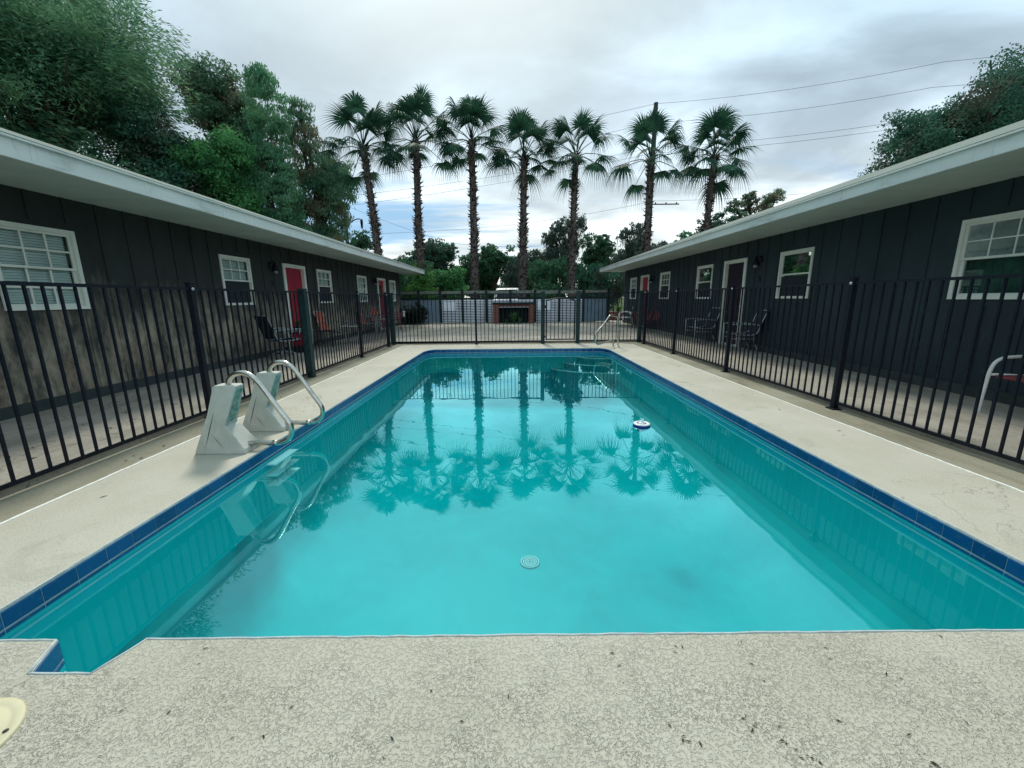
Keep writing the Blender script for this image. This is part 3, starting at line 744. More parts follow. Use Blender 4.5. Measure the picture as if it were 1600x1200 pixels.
building(1, -5.55, -4.40, 2.52, -9.5, -13.5, 'stained_charcoal_siding',
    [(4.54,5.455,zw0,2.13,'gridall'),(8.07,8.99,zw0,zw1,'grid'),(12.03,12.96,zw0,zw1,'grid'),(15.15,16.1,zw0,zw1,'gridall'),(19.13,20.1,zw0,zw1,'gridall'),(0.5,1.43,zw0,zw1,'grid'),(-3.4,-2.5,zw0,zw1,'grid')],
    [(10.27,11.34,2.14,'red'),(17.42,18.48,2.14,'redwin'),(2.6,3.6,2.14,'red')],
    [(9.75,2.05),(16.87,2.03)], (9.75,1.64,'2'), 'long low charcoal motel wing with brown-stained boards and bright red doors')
building(-1, 5.75, 4.59, 2.545, 9.7, 13.7, 'slate_siding',
    [(4.5,5.43,1.19,2.165,'darkgrid'),(8.0,8.965,1.2,2.155,'dark'),(11.9,12.87,1.19,2.15,'dark'),(15.05,16.02,1.185,2.15,'grid'),(19.0,19.95,1.18,2.14,'grid'),(0.6,1.5,1.19,2.15,'dark')],
    [(10.22,11.25,2.165,'maroon'),(17.3,18.36,2.17,'red'),(2.6,3.6,2.15,'red')],
    [(9.66,2.08),(16.75,2.0)], (9.63,1.64,'5'), 'long low slate-blue motel wing with a dark maroon door, on the right')

# ------------------------------------------------------------------ fences
def fence_side(XF, s, posts, big, y_end, label):
    root = thing('metal_fence', label, 'fence', (XF, 6.5, 0), 0, 'black metal fences round the pool')
    loc = root.location.copy()
    def P(mb, n, m, lbl=None, par=None):
        o = mb.build(n, m); o.parent = par or root
        if par is None: o.matrix_parent_inverse = Matrix.Translation(-loc)
        if lbl: o['label'] = lbl
        return o
    ys = sorted(posts)
    zt, zb = 1.385, 0.075
    for i in range(len(ys)-1):
        a, b = ys[i]+0.03, ys[i+1]-0.03
        tr = MB(); tr.box(XF-0.0125, XF+0.0125, a, b, zt-0.02, zt+0.006); P(tr, 'top_rail', 'black_metal')
        br = MB(); br.box(XF-0.0125, XF+0.0125, a, b, zb-0.013, zb+0.013); P(br, 'bottom_rail', 'black_metal')
        pk = MB(); n = max(2, round((b-a)/0.1125)); 
        for k in range(1, n):
            y = a+(b-a)*k/n + rnd.uniform(-.001,.001); j = rnd.uniform(-.0015,.0015)
            pk.box(XF-0.008+j, XF+0.008+j, y-0.008, y+0.008, zb+0.012, zt-0.019)
        P(pk, 'picket_panel', 'black_metal')
    for y in ys:
        h = 1.425; w_ = 0.0265; m = 'black_metal'; lbl = None
        if y in big: w_ = 0.052; m = 'green_post_paint'; h = 1.42; lbl = 'thick green post'
        p = MB(); p.box(XF-w_, XF+w_, y-w_, y+w_, 0.004, h); p.box(XF-w_-0.004, XF+w_+0.004, y-w_-0.004, y+w_+0.004, h, h+0.012)
        if m == 'black_metal': p.box(XF-0.055, XF+0.055, y-0.055, y+0.055, -0.001, 0.008)
        po = P(p, 'post', m, lbl)
        if m == 'black_metal':
            b = MB(); b.lathe((0,0,0), [(0.0,0.012),(0.012,0.010),(0.016,0.0)], 10)
            b.v = [(XF-s*0.0+s*(w_+v_[2]), y-0.0+v_[0], h-0.05+v_[1]) for v_ in b.v]
            P(b, 'bolt', 'silver_frame', None, po)
    return root
fence_side(-3.32, 1, [-0.3,2.05,4.33,6.64,8.99,11.02,11.52], (6.64,11.52), 11.5, 'black metal picket fence in front of the brown-stained wing and its red doors')
fence_side(3.64, -1, [-0.2,2.15,4.42,6.78,9.05,11.12,11.55], (11.55,), 11.5, 'black metal picket fence in front of the slate-blue wing')
bf = thing('metal_fence', 'black metal picket fence across the far end of the pool, interrupted by a gate', 'fence', (0.15,11.45,0), 0, 'black metal fences round the pool')
def PB(mb, n, m, root, lbl=None, par=None):
    o = mb.build(n, m); o.parent = par or root
    if par is None: o.matrix_parent_inverse = Matrix.Translation(-root.location)
    if lbl: o['label'] = lbl
    return o
YF = 11.45
for (a, b) in ((-3.26,-1.005),(-0.945,0.845),(1.925,3.58)):
    q = MB(); q.box(a, b, YF-0.0125, YF+0.0125, 1.365, 1.39); PB(q, 'top_rail', 'black_metal', bf)
    q = MB(); q.box(a, b, YF-0.0125, YF+0.0125, 0.062, 0.088); PB(q, 'bottom_rail', 'black_metal', bf)
    q = MB(); n = round((b-a)/0.106)
    for k in range(1, n): x = a+(b-a)*k/n; q.box(x-0.008, x+0.008, YF-0.008, YF+0.008, 0.087, 1.366)
    PB(q, 'picket_panel', 'black_metal', bf)
for x, wd, m in ((-0.975,0.027,'black_metal'),(0.895,0.052,'green_post_paint'),(1.875,0.052,'green_post_paint')):
    q = MB(); q.box(x-wd, x+wd, YF-wd, YF+wd, 0.0, 1.42); q.box(x-wd-0.004, x+wd+0.004, YF-wd-0.004, YF+wd+0.004, 1.42, 1.432)
    if m == 'black_metal': q.box(x-0.06, x+0.06, YF-0.06, YF+0.06, 0, 0.008)
    PB(q, 'post', m, bf, None if m == 'black_metal' else 'thick green gate post')
gt = thing('fence_gate', 'black metal picket gate with an arched top rail between two green posts', 'gate', (1.385,YF,0))
q = MB(); x0, x1 = 0.975, 1.80
q.box(x0, x0+0.035, YF-0.018, YF+0.018, 0.09, 1.20); q.box(x1-0.035, x1, YF-0.018, YF+0.018, 0.09, 1.20)
q.box(x0+0.035, x1-0.035, YF-0.016, YF+0.016, 0.10, 0.13)
arc = [(x0+0.0175+(x1-x0-0.035)*k/12, YF, 1.19+0.055*math.sin(math.pi*k/12)) for k in range(13)]
q.tube(arc, 0.017, 6); PB(q, 'gate_frame', 'black_metal', gt)
q = MB()
for k in range(1, 7):
    x = x0+0.035+(x1-x0-0.07)*k/7; q.box(x-0.009, x+0.009, YF-0.009, YF+0.009, 0.131, 1.185+0.055*math.sin(math.pi*(x-x0)/(x1-x0)))
PB(q, 'picket_panel', 'black_metal', gt)
q = MB(); q.box(x0-0.055, x0+0.02, YF-0.045, YF-0.018, 0.98, 1.06); q.box(x0-0.05, x0-0.01, YF-0.05, YF-0.019, 0.16, 0.22); PB(q, 'latch', 'black_metal', gt)

# ------------------------------------------------------------------ pool ladder, handrail, floater, skimmer lid
def bm_thing(bm, name, m, loc, label, cat, group=None):
    me = bpy.data.meshes.new(name); bm.to_mesh(me); bm.free(); me.materials.append(MATS[m])
    o = bpy.data.objects.new(name, me); C.objects.link(o); o.location = loc
    return o
def ladder_support(y, label, seed):
    r2 = random.Random(seed)
    root = thing('ladder_pedestal', label, 'ladder support', (-2.40,y,0), 0, 'pool ladder pedestals with steel grab rails')
    # local coordinates, x along the court; foot -0.245..0.165, neck leans towards the water
    outline = [(-0.245,0.0),(-0.235,0.03),(-0.115,0.33),(-0.045,0.56),(-0.03,0.575),(0.13,0.575),(0.145,0.565),(0.14,0.53),(0.035,0.26),(0.028,0.235),(0.05,0.22),(0.175,0.04),(0.185,0.0)]
    def hy(z): return 0.105 - 0.05*min(1, z/0.5)
    bm = bmesh.new()
    N = len(outline)
    rows = []
    for sgn in (-1, 1):
        rows.append([bm.verts.new((x, sgn*hy(z), z)) for x, z in outline])
    for i in range(N):
        j = (i+1) % N; bm.faces.new((rows[0][i], rows[0][j], rows[1][j], rows[1][i]))
    bm.faces.new(rows[0][::-1]); bm.faces.new(rows[1])
    bmesh.ops.recalc_face_normals(bm, faces=bm.faces)
    b = bm_thing(bm, 'pedestal_body', 'weathered_fiberglass', (0,0,0), None, None); b.parent = root
    bevel(b, 0.026, 4)
    # moulded grooves in the near face: a long seam and a triangular panel below it
    g = MB()
    def groove(p, q_, wd, sgn=-1):
        p3 = Vector((p[0], sgn*(hy(p[1])+0.0015), p[1])); q3 = Vector((q_[0], sgn*(hy(q_[1])+0.0015), q_[1]))
        d = (q3-p3).normalized(); n = Vector((d.z,0,-d.x))
        mid = (p3+q3)/2
        g.add([p3, mid+n*wd, q3, mid-n*wd], [(0,1,2,3)])
    groove((-0.155,0.03),(-0.04,0.40),0.0035); groove((-0.105,0.19),(0.02,0.03),0.002); groove((-0.125,0.12),(-0.09,0.24),0.004)
    groove((-0.155,0.03),(-0.04,0.40),0.0035,1); groove((-0.105,0.19),(0.02,0.03),0.002,1)
    o = g.build('seam', 'dark_crevice', root)
    a = MB()
    def fx(z): return 0.035 + (0.14-0.035)*(z-0.26)/(0.53-0.26) + 0.0015
    vs = []; nz_ = 9
    for k in range(nz_):
        z = 0.262 + (0.538-0.262)*k/(nz_-1); wv = hy(z)*(0.70+0.14*r2.random())
        vs += [(fx(z), -wv, z), (fx(z), wv*r2.uniform(0.5,0.9), z)]
    a.add(vs, [(2*k,2*k+1,2*k+3,2*k+2) for k in range(nz_-1)]); a.build('algae_shade_patch', 'algae_shade_tint', root)  # algae and the shade of the overhanging face in one colour
    t_ = MB()
    path = [(0.055,0,0.50),(0.055,0,0.575),(0.075,0,0.625),(0.125,0,0.662),(0.19,0,0.670),(0.25,0,0.645),(0.30,0,0.595),(0.36,0,0.50),(0.43,0,0.38),(0.49,0,0.285),(0.525,0,0.22),(0.528,0,0.16),(0.50,0,0.10),(0.44,0,0.068),(0.37,0,0.060),(0.25,0,0.060),(0.12,0,0.060)]
    t_.tube(smooth_path(path, 6), 0.0215, 14); t_.build('grab_rail', 'brushed_steel', root)
    t2 = MB(); t2.tube([(0.36,0,0.060),(0.40,0,0.062)], 0.0235, 12); t2.lathe((0.26,-0.0225,0.058), [(0.0,0.003),(0.006,0.0)], 8); t2.build('sleeve', 'brushed_steel', root)
    return root
ladder_support(3.30, 'leaning pale pedestal with looped steel grab rail, the nearer of the two', 1)
ladder_support(3.88, 'leaning pale pedestal with looped steel grab rail, the farther of the two', 2)

hr = thing('pool_handrail', 'stainless steel handrail leaning over the far right corner of the pool', 'handrail', (2.78,10.4,0))
dh = Vector((-.8,-.6,0))
def hp(u, z): q_ = dh*u; return (q_.x, q_.y, z)
q = MB(); q.tube(smooth_path([hp(0.04,0),hp(0.07,0.35),hp(0.09,0.70),hp(0.13,0.775),hp(0.22,0.80),hp(0.38,0.815),hp(0.45,0.785),hp(0.62,0.62),hp(0.85,0.45),hp(0.92,0.37),hp(0.92,0.24),hp(0.86,0.155),hp(0.78,0.14),hp(0.5,0.165),hp(0.28,0.20)], 6), 0.021, 12)
q.build('rail_tube', 'brushed_steel', hr)
q = MB(); q.tube(smooth_path([hp(0.30,0.2),hp(0.245,0.195),hp(0.235,0.14),hp(0.235,0.0)], 5), 0.020, 12); q.build('rail_leg', 'brushed_steel', hr)
for u in (0.04, 0.235):
    q = MB(); c_ = hp(u, 0); q.lathe(c_, [(0.045,0.0),(0.045,0.006),(0.03,0.016),(0.021,0.018)], 16); q.build('flange', 'brushed_steel', hr)

fl = thing('chlorine_floater', 'round floating chlorine dispenser, blue ring with white top, on the water', 'pool float', (1.405,4.20,-0.105))
q = MB(); q.lathe((0,0,0), [(0.03,-0.06),(0.05,-0.055),(0.085,-0.02),(0.093,0.0),(0.093,0.012),(0.088,0.018)], 28); q.build('float_ring', 'floater_blue', fl)
q = MB(); q.lathe((0,0,0), [(0.088,0.018),(0.082,0.027),(0.06,0.030),(0.055,0.024),(0.035,0.024),(0.03,0.034),(0.0,0.036)], 28); q.build('float_cap', 'white_plastic', fl)
q = MB(); q.tube([(0.0,0,0.03),(0.02,0.005,0.055),(0.015,0.01,0.075)], [0.014,0.008,0.003], 8); q.build('cap_tab', 'white_plastic', fl)
q = MB(); q.tube([(0.045*math.cos(2*math.pi*k/24), 0.045*math.sin(2*math.pi*k/24), 0.0265) for k in range(24)], 0.004, 6, closed=True); q.build('cap_groove', 'floater_blue', fl)

lid = thing('skimmer_lid', 'round cream plastic skimmer lid with a dark finger slot set in the deck', 'lid', (-1.63,0.925,0))
q = MB(); q.lathe((0,0,0), [(0.153,0.0),(0.153,0.006),(0.147,0.009),(0.128,0.009),(0.123,0.0065),(0.118,0.009),(0.0,0.010)], 40); q.build('lid_disc', 'cream_plastic', lid)
q = MB(); q.obox((0.105,0.018,0.0102), (-0.25,0.97,0), (0.97,0.25,0), (0,0,1), 0.024, 0.0075, 0.0012); q.build('finger_slot', 'dark_crevice', lid)
q = MB(); q.lathe((0.122,0.045,0.0092), [(0.007,0.0),(0.007,0.0015),(0.0,0.002)], 10); q.build('lid_screw', 'dark_crevice', lid)

# ------------------------------------------------------------------ court furniture
def sling_chair(name, label, cat, loc, rz, fabric, frame, group, base='legs'):
    """faces local +X"""
    root = thing(name, label, cat, loc, rz, group)
    for s in (-1, 1):
        f = MB()
        f.tube(smooth_path([(-0.42,s*0.27,0.93),(-0.33,s*0.27,0.68),(-0.24,s*0.27,0.42),(0.0,s*0.27,0.385),(0.24,s*0.27,0.41)], 4), 0.013, 6)
        f.build('side_frame', frame, root)
        a = MB(); a.tube(smooth_path([(-0.30,s*0.29,0.60),(-0.1,s*0.30,0.63),(0.26,s*0.30,0.62),(0.29,s*0.30,0.58)], 4), 0.015, 6); a.build('arm', frame, root)
        if base == 'legs':
            l = MB(); l.tube([(0.29,s*0.30,0.59),(0.27,s*0.30,0.0)], 0.014, 6); l.build('leg', frame, root)
            l = MB(); l.tube(smooth_path([(-0.22,s*0.275,0.42),(-0.20,s*0.28,0.25),(-0.32,s*0.29,0.0)], 4), 0.013, 6); l.build('leg', frame, root)
            l = MB(); l.tube([(-0.22,s*0.285,0.30),(0.278,s*0.30,0.30)], 0.010, 6); l.build('stretcher', frame, root)
        else:
            l = MB(); l.tube([(0.24,s*0.29,0.6),(0.2,s*0.27,0.40)], 0.013, 6); l.build('arm_support', frame, root)
    if base != 'legs':
        p = MB(); p.tube([(0,0,0.38),(0,0,0.12)], 0.03, 8); p.build('pedestal', frame, root)
        for k in range(4):
            an = R(45+90*k); p = MB(); p.tube(smooth_path([(0,0,0.14),(0.16*math.cos(an),0.16*math.sin(an),0.12),(0.33*math.cos(an),0.33*math.sin(an),0.012)], 4), 0.015, 6); p.build('leg', frame, root)
    tb_ = MB(); tb_.tube([(-0.42,-0.27,0.93),(-0.42,0.27,0.93)], 0.013, 6); tb_.tube([(0.24,-0.27,0.41),(0.24,0.27,0.41)], 0.012, 6); tb_.build('crossbar', frame, root)
    def sl(pts, nm):
        m_ = MB(); n = len(pts); vs = []
        for (x, z) in pts: vs += [(x, -0.262, z), (x, 0.262, z), (x+0.004, -0.262, z-0.006), (x+0.004, 0.262, z-0.006)]
        fs = []
        for i in range(n-1): a_, b_ = 4*i, 4*i+4; fs += [(a_,a_+1,b_+1,b_),(a_+2,b_+2,b_+3,a_+3)]
        m_.add(vs, fs); m_.build(nm, fabric, root)
    sl([(-0.415,0.925),(-0.335,0.685),(-0.245,0.43)], 'backrest'); sl([(-0.24,0.415),(-0.1,0.372),(0.08,0.375),(0.24,0.408)], 'seat')
    return root
def side_table(name, label, loc, r, h, frame, top, square=False):
    root = thing(name, label, 'table', loc, R(10))
    if square:
        q = MB(); q.box(-r, r, -r, r, h-0.02, h); q.build('table_top', top, root)
    else:
        q = MB(); q.lathe((0,0,0), [(0,h-0.012),(r,h-0.012),(r,h),(0,h)], 24, False); q.build('table_top', top, root)
        q = MB(); q.tube([(r*math.cos(2*math.pi*k/24), r*math.sin(2*math.pi*k/24), h-0.004) for k in range(24)], 0.012, 6, closed=True); q.build('rim', frame, root)
    for k in range(4):
        a = R(45+90*k); q = MB(); c_ = r*(1.3 if square else 0.94)
        q.tube([(c_*math.cos(a), c_*math.sin(a), h-0.02), (c_*1.03*math.cos(a), c_*1.03*math.sin(a), 0.0)], 0.012, 6); q.build('leg', frame, root)
    return root
G1 = 'patio chairs along the motel walls'
sling_chair('patio_chair', 'dark swivel sling chair with silver arms near the red door numbered two', 'chair', (-5.02,8.95,0.012), R(58), 'dark_sling', 'silver_frame', G1, 'star')
side_table('side_table', 'small white-framed square table beside the red door holding a plant', (-5.10,9.95,0.012), 0.24, 0.53, 'white_frame', 'silver_frame', True)
bxo = thing('storage_box', 'red plastic box under the small table beside the red door', 'box', (-5.10,9.95,0.012), R(10))
q = MB(); q.box(-0.17,0.17,-0.17,0.17,0.17,0.46); o = q.build('box_body', 'red_plastic', bxo); bevel(o, 0.015)
q = MB(); q.box(-0.19,0.19,-0.19,0.19,0.46,0.485); o = q.build('box_lid', 'red_plastic', bxo); bevel(o, 0.006)
q = MB(); q.box(-0.20,0.20,-0.20,0.20,0.0,0.165); o = q.build('box_base', 'black_plastic', bxo); bevel(o, 0.02)
def leaf_tuft(mb, c, n, h, spread, wd, seed, droop=0.3):
    r = np.random.RandomState(seed); A = []
    for _ in range(n):
        a = r.uniform(0, 2*math.pi); t_ = r.uniform(0.1, 1)*spread; hh = h*r.uniform(0.6, 1.0)
        d = np.array([math.cos(a), math.sin(a), 0]); sdv = np.array([-d[1], d[0], 0])*wd
        p0 = np.array(c)+d*0.02*r.rand(); p1 = p0+d*t_*0.4+np.array([0,0,hh*0.7]); p2 = p0+d*t_+np.array([0,0,hh*(1-droop*r.rand())])
        A += [[p0-sdv, p0+sdv, p1+sdv, p1-sdv], [p1-sdv, p1+sdv, p2+sdv*0.1, p2-sdv*0.1]]
    mb.quads(np.array(A)); return mb
pt = thing('potted_plant', 'small green potted plant standing on the white-framed table', 'plant', (-5.16,9.93,0.545))
q = MB(); q.lathe((0,0,0), [(0,0),(0.05,0),(0.065,0.1),(0.055,0.1),(0.05,0.09),(0,0.09)], 14); q.build('pot', 'black_plastic', pt)
q = MB(); leaf_tuft(q, (0,0,0.09), 60, 0.16, 0.14, 0.012, 3); q.build('foliage', 'shrub_leaf', pt)
sling_chair('patio_chair', 'terracotta sling chair beside a round white-framed table, left side', 'chair', (-5.08,11.75,0.012), R(0), 'terracotta_sling', 'silver_frame', G1)
side_table('side_table', 'round white-framed table with dark top beside the terracotta chair', (-4.62,11.75,0.02), 0.26, 0.50, 'white_frame', 'black_plastic')
side_table('side_table', 'low round black table between the red door and the terracotta chair', (-5.0,11.05,0.012), 0.25, 0.42, 'black_plastic', 'black_plastic')
sling_chair('patio_chair', 'first of two terracotta sling chairs at the far red door, nearer one', 'chair', (-5.15,15.05,0.01), R(8), 'terracotta_sling', 'silver_frame', G1)
side_table('side_table', 'round black table with white rim between the far terracotta chairs', (-5.0,15.75,0.01), 0.24, 0.52, 'white_frame', 'black_plastic')
sling_chair('patio_chair', 'second of two terracotta sling chairs at the far red door, farther one', 'chair', (-5.15,16.4,0.01), R(-15), 'terracotta_sling', 'silver_frame', G1)
wc = thing('wire_chair', 'magenta round wire chair in front of the far red door', 'chair', (-4.75,17.0,0.015), R(20))
q = MB()
for z, r_ in ((0.42,0.20),(0.50,0.27),(0.62,0.29),(0.72,0.30)): q.tube([(r_*math.cos(2*math.pi*k/20), r_*math.sin(2*math.pi*k/20), z) for k in range(20)], 0.008, 5, closed=True)
for k in range(18):
    a = 2*math.pi*k/18; q.tube([(0.05*math.cos(a),0.05*math.sin(a),0.40),(0.22*math.cos(a),0.22*math.sin(a),0.43),(0.30*math.cos(a),0.30*math.sin(a),0.72)], 0.006, 5)
q.build('wire_basket', 'magenta_wire', wc)
for k in range(4):
    a = R(45+90*k); q = MB(); q.tube([(0.18*math.cos(a),0.18*math.sin(a),0.42),(0.25*math.cos(a),0.25*math.sin(a),0)], 0.010, 5); q.build('leg', 'magenta_wire', wc)
sling_chair('patio_chair', 'dark sling chair with pale frame in front of the maroon door, farther of the two', 'chair', (5.32,11.45,0.01), R(180), 'dark_sling', 'silver_frame', G1)
sling_chair('patio_chair', 'dark sling chair with pale frame beside the maroon door, nearer of the two', 'chair', (5.32,9.42,0.01), R(168), 'dark_sling', 'silver_frame', G1)
sling_chair('patio_chair', 'dark red slatted chair near the far red door of the slate-blue wing, nearer one', 'chair', (5.42,16.0,0.01), R(185), 'dark_red_slat', 'dark_red_slat', G1)
sling_chair('patio_chair', 'dark red slatted chair near the far red door of the slate-blue wing, farther one', 'chair', (5.40,16.75,0.01), R(170), 'dark_red_slat', 'dark_red_slat', G1)
side_table('side_table', 'small round black table by the far red door of the slate-blue wing', (5.25,17.35,0.01), 0.25, 0.5, 'black_plastic', 'black_plastic')
wt = thing('tube_chair', 'white tubular chair with a reddish seat beside the slate-blue wall at the right edge', 'chair', (5.35,3.9,0.01), R(180))
for s in (-1, 1):
    q = MB(); q.tube(smooth_path([(0.36,s*0.27,0.0),(0.355,s*0.27,0.22),(0.33,s*0.27,0.48),(0.26,s*0.27,0.575),(0.12,s*0.27,0.60),(-0.1,s*0.27,0.60),(-0.27,s*0.27,0.59)], 6), 0.017, 8); q.build('arm', 'white_frame', wt)
    q = MB(); q.tube([(-0.28,s*0.25,0.93),(-0.22,s*0.25,0.42),(-0.30,s*0.26,0.0)], 0.015, 8); q.build('leg', 'white_frame', wt)
    q = MB(); q.tube([(0.33,s*0.26,0.42),(-0.22,s*0.25,0.39)], 0.013, 8); q.build('seat_rail', 'white_frame', wt)
q = MB(); q.box(-0.20,0.31,-0.24,0.24,0.385,0.415); o = q.build('seat', 'dark_red_slat', wt); bevel(o, 0.012)
q = MB(); q.obox((-0.25,0,0.68), (1,0,0.12), (0,1,0), (-0.12,0,1), 0.012, 0.24, 0.23); o = q.build('backrest', 'dark_red_slat', wt)
wt2 = thing('tube_chair', 'white tubular chair at the far right corner behind the green fence post', 'chair', (5.0,17.9,0.01), R(160))
for s in (-1, 1):
    q = MB(); q.tube(smooth_path([(0.30,s*0.26,0.0),(0.28,s*0.26,0.4),(0.2,s*0.26,0.60),(-0.2,s*0.26,0.58),(-0.3,s*0.26,0.0)], 5), 0.017, 6); q.build('leg', 'white_frame', wt2)
q = MB(); q.box(-0.22,0.26,-0.25,0.25,0.38,0.41); q.build('seat', 'white_frame', wt2)
q = MB(); q.obox((-0.27,0,0.65), (1,0,0.15), (0,1,0), (-0.15,0,1), 0.012, 0.25, 0.2); q.build('backrest', 'white_frame', wt2)

# ------------------------------------------------------------------ slatted screen wall, brick barbecue
scn = thing('slat_screen', 'long grey slatted screen between dark timber posts behind the far patio', 'screen', (0,22.0,0))
px_ = [-5.9,-4.87,-3.72,-2.55,-1.29,-0.01,1.30,2.58,3.86,5.18]
for x in px_:
    q = MB(); q.box(x-0.06, x+0.06, 21.93, 22.07, -0.03, 1.72+rnd.uniform(-.02,.04)); PB(q, 'post', 'dark_timber', scn)
for i in range(len(px_)-1):
    a, b = px_[i]+0.062, px_[i+1]-0.062
    q = MB(); q.box(a, b, 21.98, 22.02, 1.49+rnd.uniform(-.01,.01), 1.655+rnd.uniform(-.015,.015)); PB(q, 'cap_board', 'weathered_board', scn)
    q = MB(); q.box(a, b, 21.97, 22.03, 1.22, 1.31); PB(q, 'beam', 'dark_timber', scn)
    q = MB()
    solid = i in (0, 1, 8)
    z = 0.02
    while z < 1.10:
        if solid: q.box(a, b, 21.985-(0.01 if int(z/0.07) % 2 else 0), 22.0, z, z+0.052)
        else: q.box(a, b, 21.985, 22.01, z, z+0.046)
        z += 0.052 if solid else 0.085
    q.box(a, b, 21.98, 22.015, 1.12, 1.19)
    if i in (2, 6): q.box(a+0.05, a+0.75, 21.96, 21.975, 0.62, 1.10)
    PB(q, 'slat_panel', 'grey_louvre_paint' if solid else 'backlit_slat_paint', scn)
    if not solid:
        q = MB(); q.box(a, b, 22.03, 22.045, 0.0, 1.12); PB(q, 'gap_shade_board', 'slat_gap_dark', scn)  # added board, paints the gaps between slats dark
bq = thing('brick_barbecue', 'red brick framed barbecue niche with a dark opening at the far patio', 'barbecue', (0.15,21.2,0))
q = MB(); q.box(-0.90,-0.62,21.0,21.7,-0.02,0.97); PB(q, 'pillar', 'red_brick', bq)
q = MB(); q.box(0.92,1.20,21.0,21.7,-0.02,0.97); PB(q, 'pillar', 'red_brick', bq)
q = MB(); q.box(-0.93,1.23,20.97,21.73,0.972,1.06); PB(q, 'cap', 'dark_timber', bq)
q = MB(); q.box(-0.618,0.918,21.02,21.08,0.80,0.84); PB(q, 'lintel_bar', 'silver_frame', bq)
q = MB(); q.box(-0.618,0.918,21.1,21.16,0.842,0.97); PB(q, 'lintel', 'red_brick', bq)
q = MB(); q.box(-0.618,0.918,21.55,21.6,-0.02,0.84); PB(q, 'back_panel', 'dark_interior', bq)
sp = thing('spiky_plant', 'spiky green plant growing in front of the brick barbecue', 'plant', (0.15,20.75,0.0))
q = MB(); leaf_tuft(q, (0.0,0,0.0), 130, 0.68, 0.42, 0.014, 5, 0.5); leaf_tuft(q, (0.3,0,0.0), 40, 0.35, 0.25, 0.012, 6, 0.5); leaf_tuft(q, (-0.35,0,0.0), 40, 0.3, 0.3, 0.012, 7, 0.5); q.build('foliage', 'shrub_leaf', sp)
pb = thing('brick_planter', 'low red brick planter at the driveway beside the slate-blue wing', 'planter', (6.0,24.0,0))
q = MB(); q.box(5.7,6.5,23.8,24.4,-0.05,0.45); PB(q, 'planter_wall', 'red_brick', pb)
q = MB(); leaf_tuft(q, (6.3,24.1,0.4), 150, 0.45, 0.4, 0.03, 9, 0.6); PB(q, 'foliage', 'shrub_leaf', pb)
gs = thing('garden_lamp', 'small white garden lamp in front of the dark hedge at the far left', 'garden lamp', (-5.15,19.9,0))
q = MB(); q.tube([(0,0,0),(0,0,0.42)], 0.02, 8); q.build('stake', 'black_plastic', gs)
q = MB(); q.lathe((0,0,0.42), [(0.0,0.0),(0.06,0.01),(0.06,0.17),(0.03,0.2),(0.10,0.24),(0.02,0.30),(0.0,0.30)], 12); q.build('lamp_head', 'white_plastic', gs)

# vehicle behind the screen
def car():
    root = thing('parked_car', 'silver-white sport utility vehicle parked behind the slatted screen, only its roof showing', 'car', (-0.2,28.2,-0.04))
    prof = [(-2.3,0.35),(-2.35,0.75),(-2.2,1.05),(-1.35,1.16),(-0.75,1.78),(0.2,1.86),(1.6,1.84),(2.1,1.20),(2.28,1.0),(2.3,0.4)]
    bm = bmesh.new(); r0 = []; 
    for s in (-0.92, 0.92):
        r0.append([bm.verts.new((s*(0.80 if z > 1.3 else 1.0), y, z)) for y, z in prof])
    n = len(prof)
    for i in range(n):
        j = (i+1) % n; bm.faces.new((r0[0][i], r0[0][j], r0[1][j], r0[1][i]))
    bm.faces.new(r0[0][::-1]); bm.faces.new(r0[1]); bmesh.ops.recalc_face_normals(bm, faces=bm.faces)
    me = bpy.data.meshes.new('body'); bm.to_mesh(me); bm.free(); me.materials.append(MATS['car_paint'])
    b = bpy.data.objects.new('body', me); C.objects.link(b); b.parent = root; bevel(b, 0.06, 3)
    for s in (-1, 1):
        q = MB(); q.add([(s*0.93,-1.15,1.2),(s*0.93,1.75,1.2),(s*0.775,1.5,1.72),(s*0.775,-0.65,1.70)], [(0,1,2,3)]); q.build('side_window', 'car_glass', root)
        for y in (-1.45, 1.45):
            q = MB(); q.tube([(s*0.72,y,0.36),(s*0.95,y,0.36)], 0.36, 20); w_ = q.build('wheel', 'tyre_rubber', root)
            q = MB(); q.tube([(s*0.945,y,0.36),(s*0.96,y,0.36)], 0.22, 14); q.build('rim', 'silver_frame', w_)
        q = MB(); q.tube([(s*0.62,-0.55,1.9),(s*0.62,1.4,1.91)], 0.02, 6)
        q.tube([(s*0.62,-0.5,1.8),(s*0.62,-0.5,1.9)], 0.02, 6); q.tube([(s*0.62,1.35,1.8),(s*0.62,1.35,1.9)], 0.02, 6); q.build('roof_rail', 'black_plastic', root)
        q = MB(); q.box(s*0.5, s*0.85, -2.37, -2.33, 0.72, 0.88); q.build('headlight', 'white_plastic', root)
    for (y, z, y2, z2) in ((-1.32,1.2,-0.80,1.72),(2.08,1.24,1.68,1.76)):
        k_ = -0.025 if y < 0 else 0.025
        q = MB(); q.add([(-0.72,y+k_,z),(0.72,y+k_,z),(0.62,y2+k_,z2),(-0.62,y2+k_,z2)], [(0,1,2,3)]); q.build('windscreen' if y < 0 else 'rear_window', 'car_glass', root)
    root.scale = (1.0, 1.0, 1.075)
    return root
car()

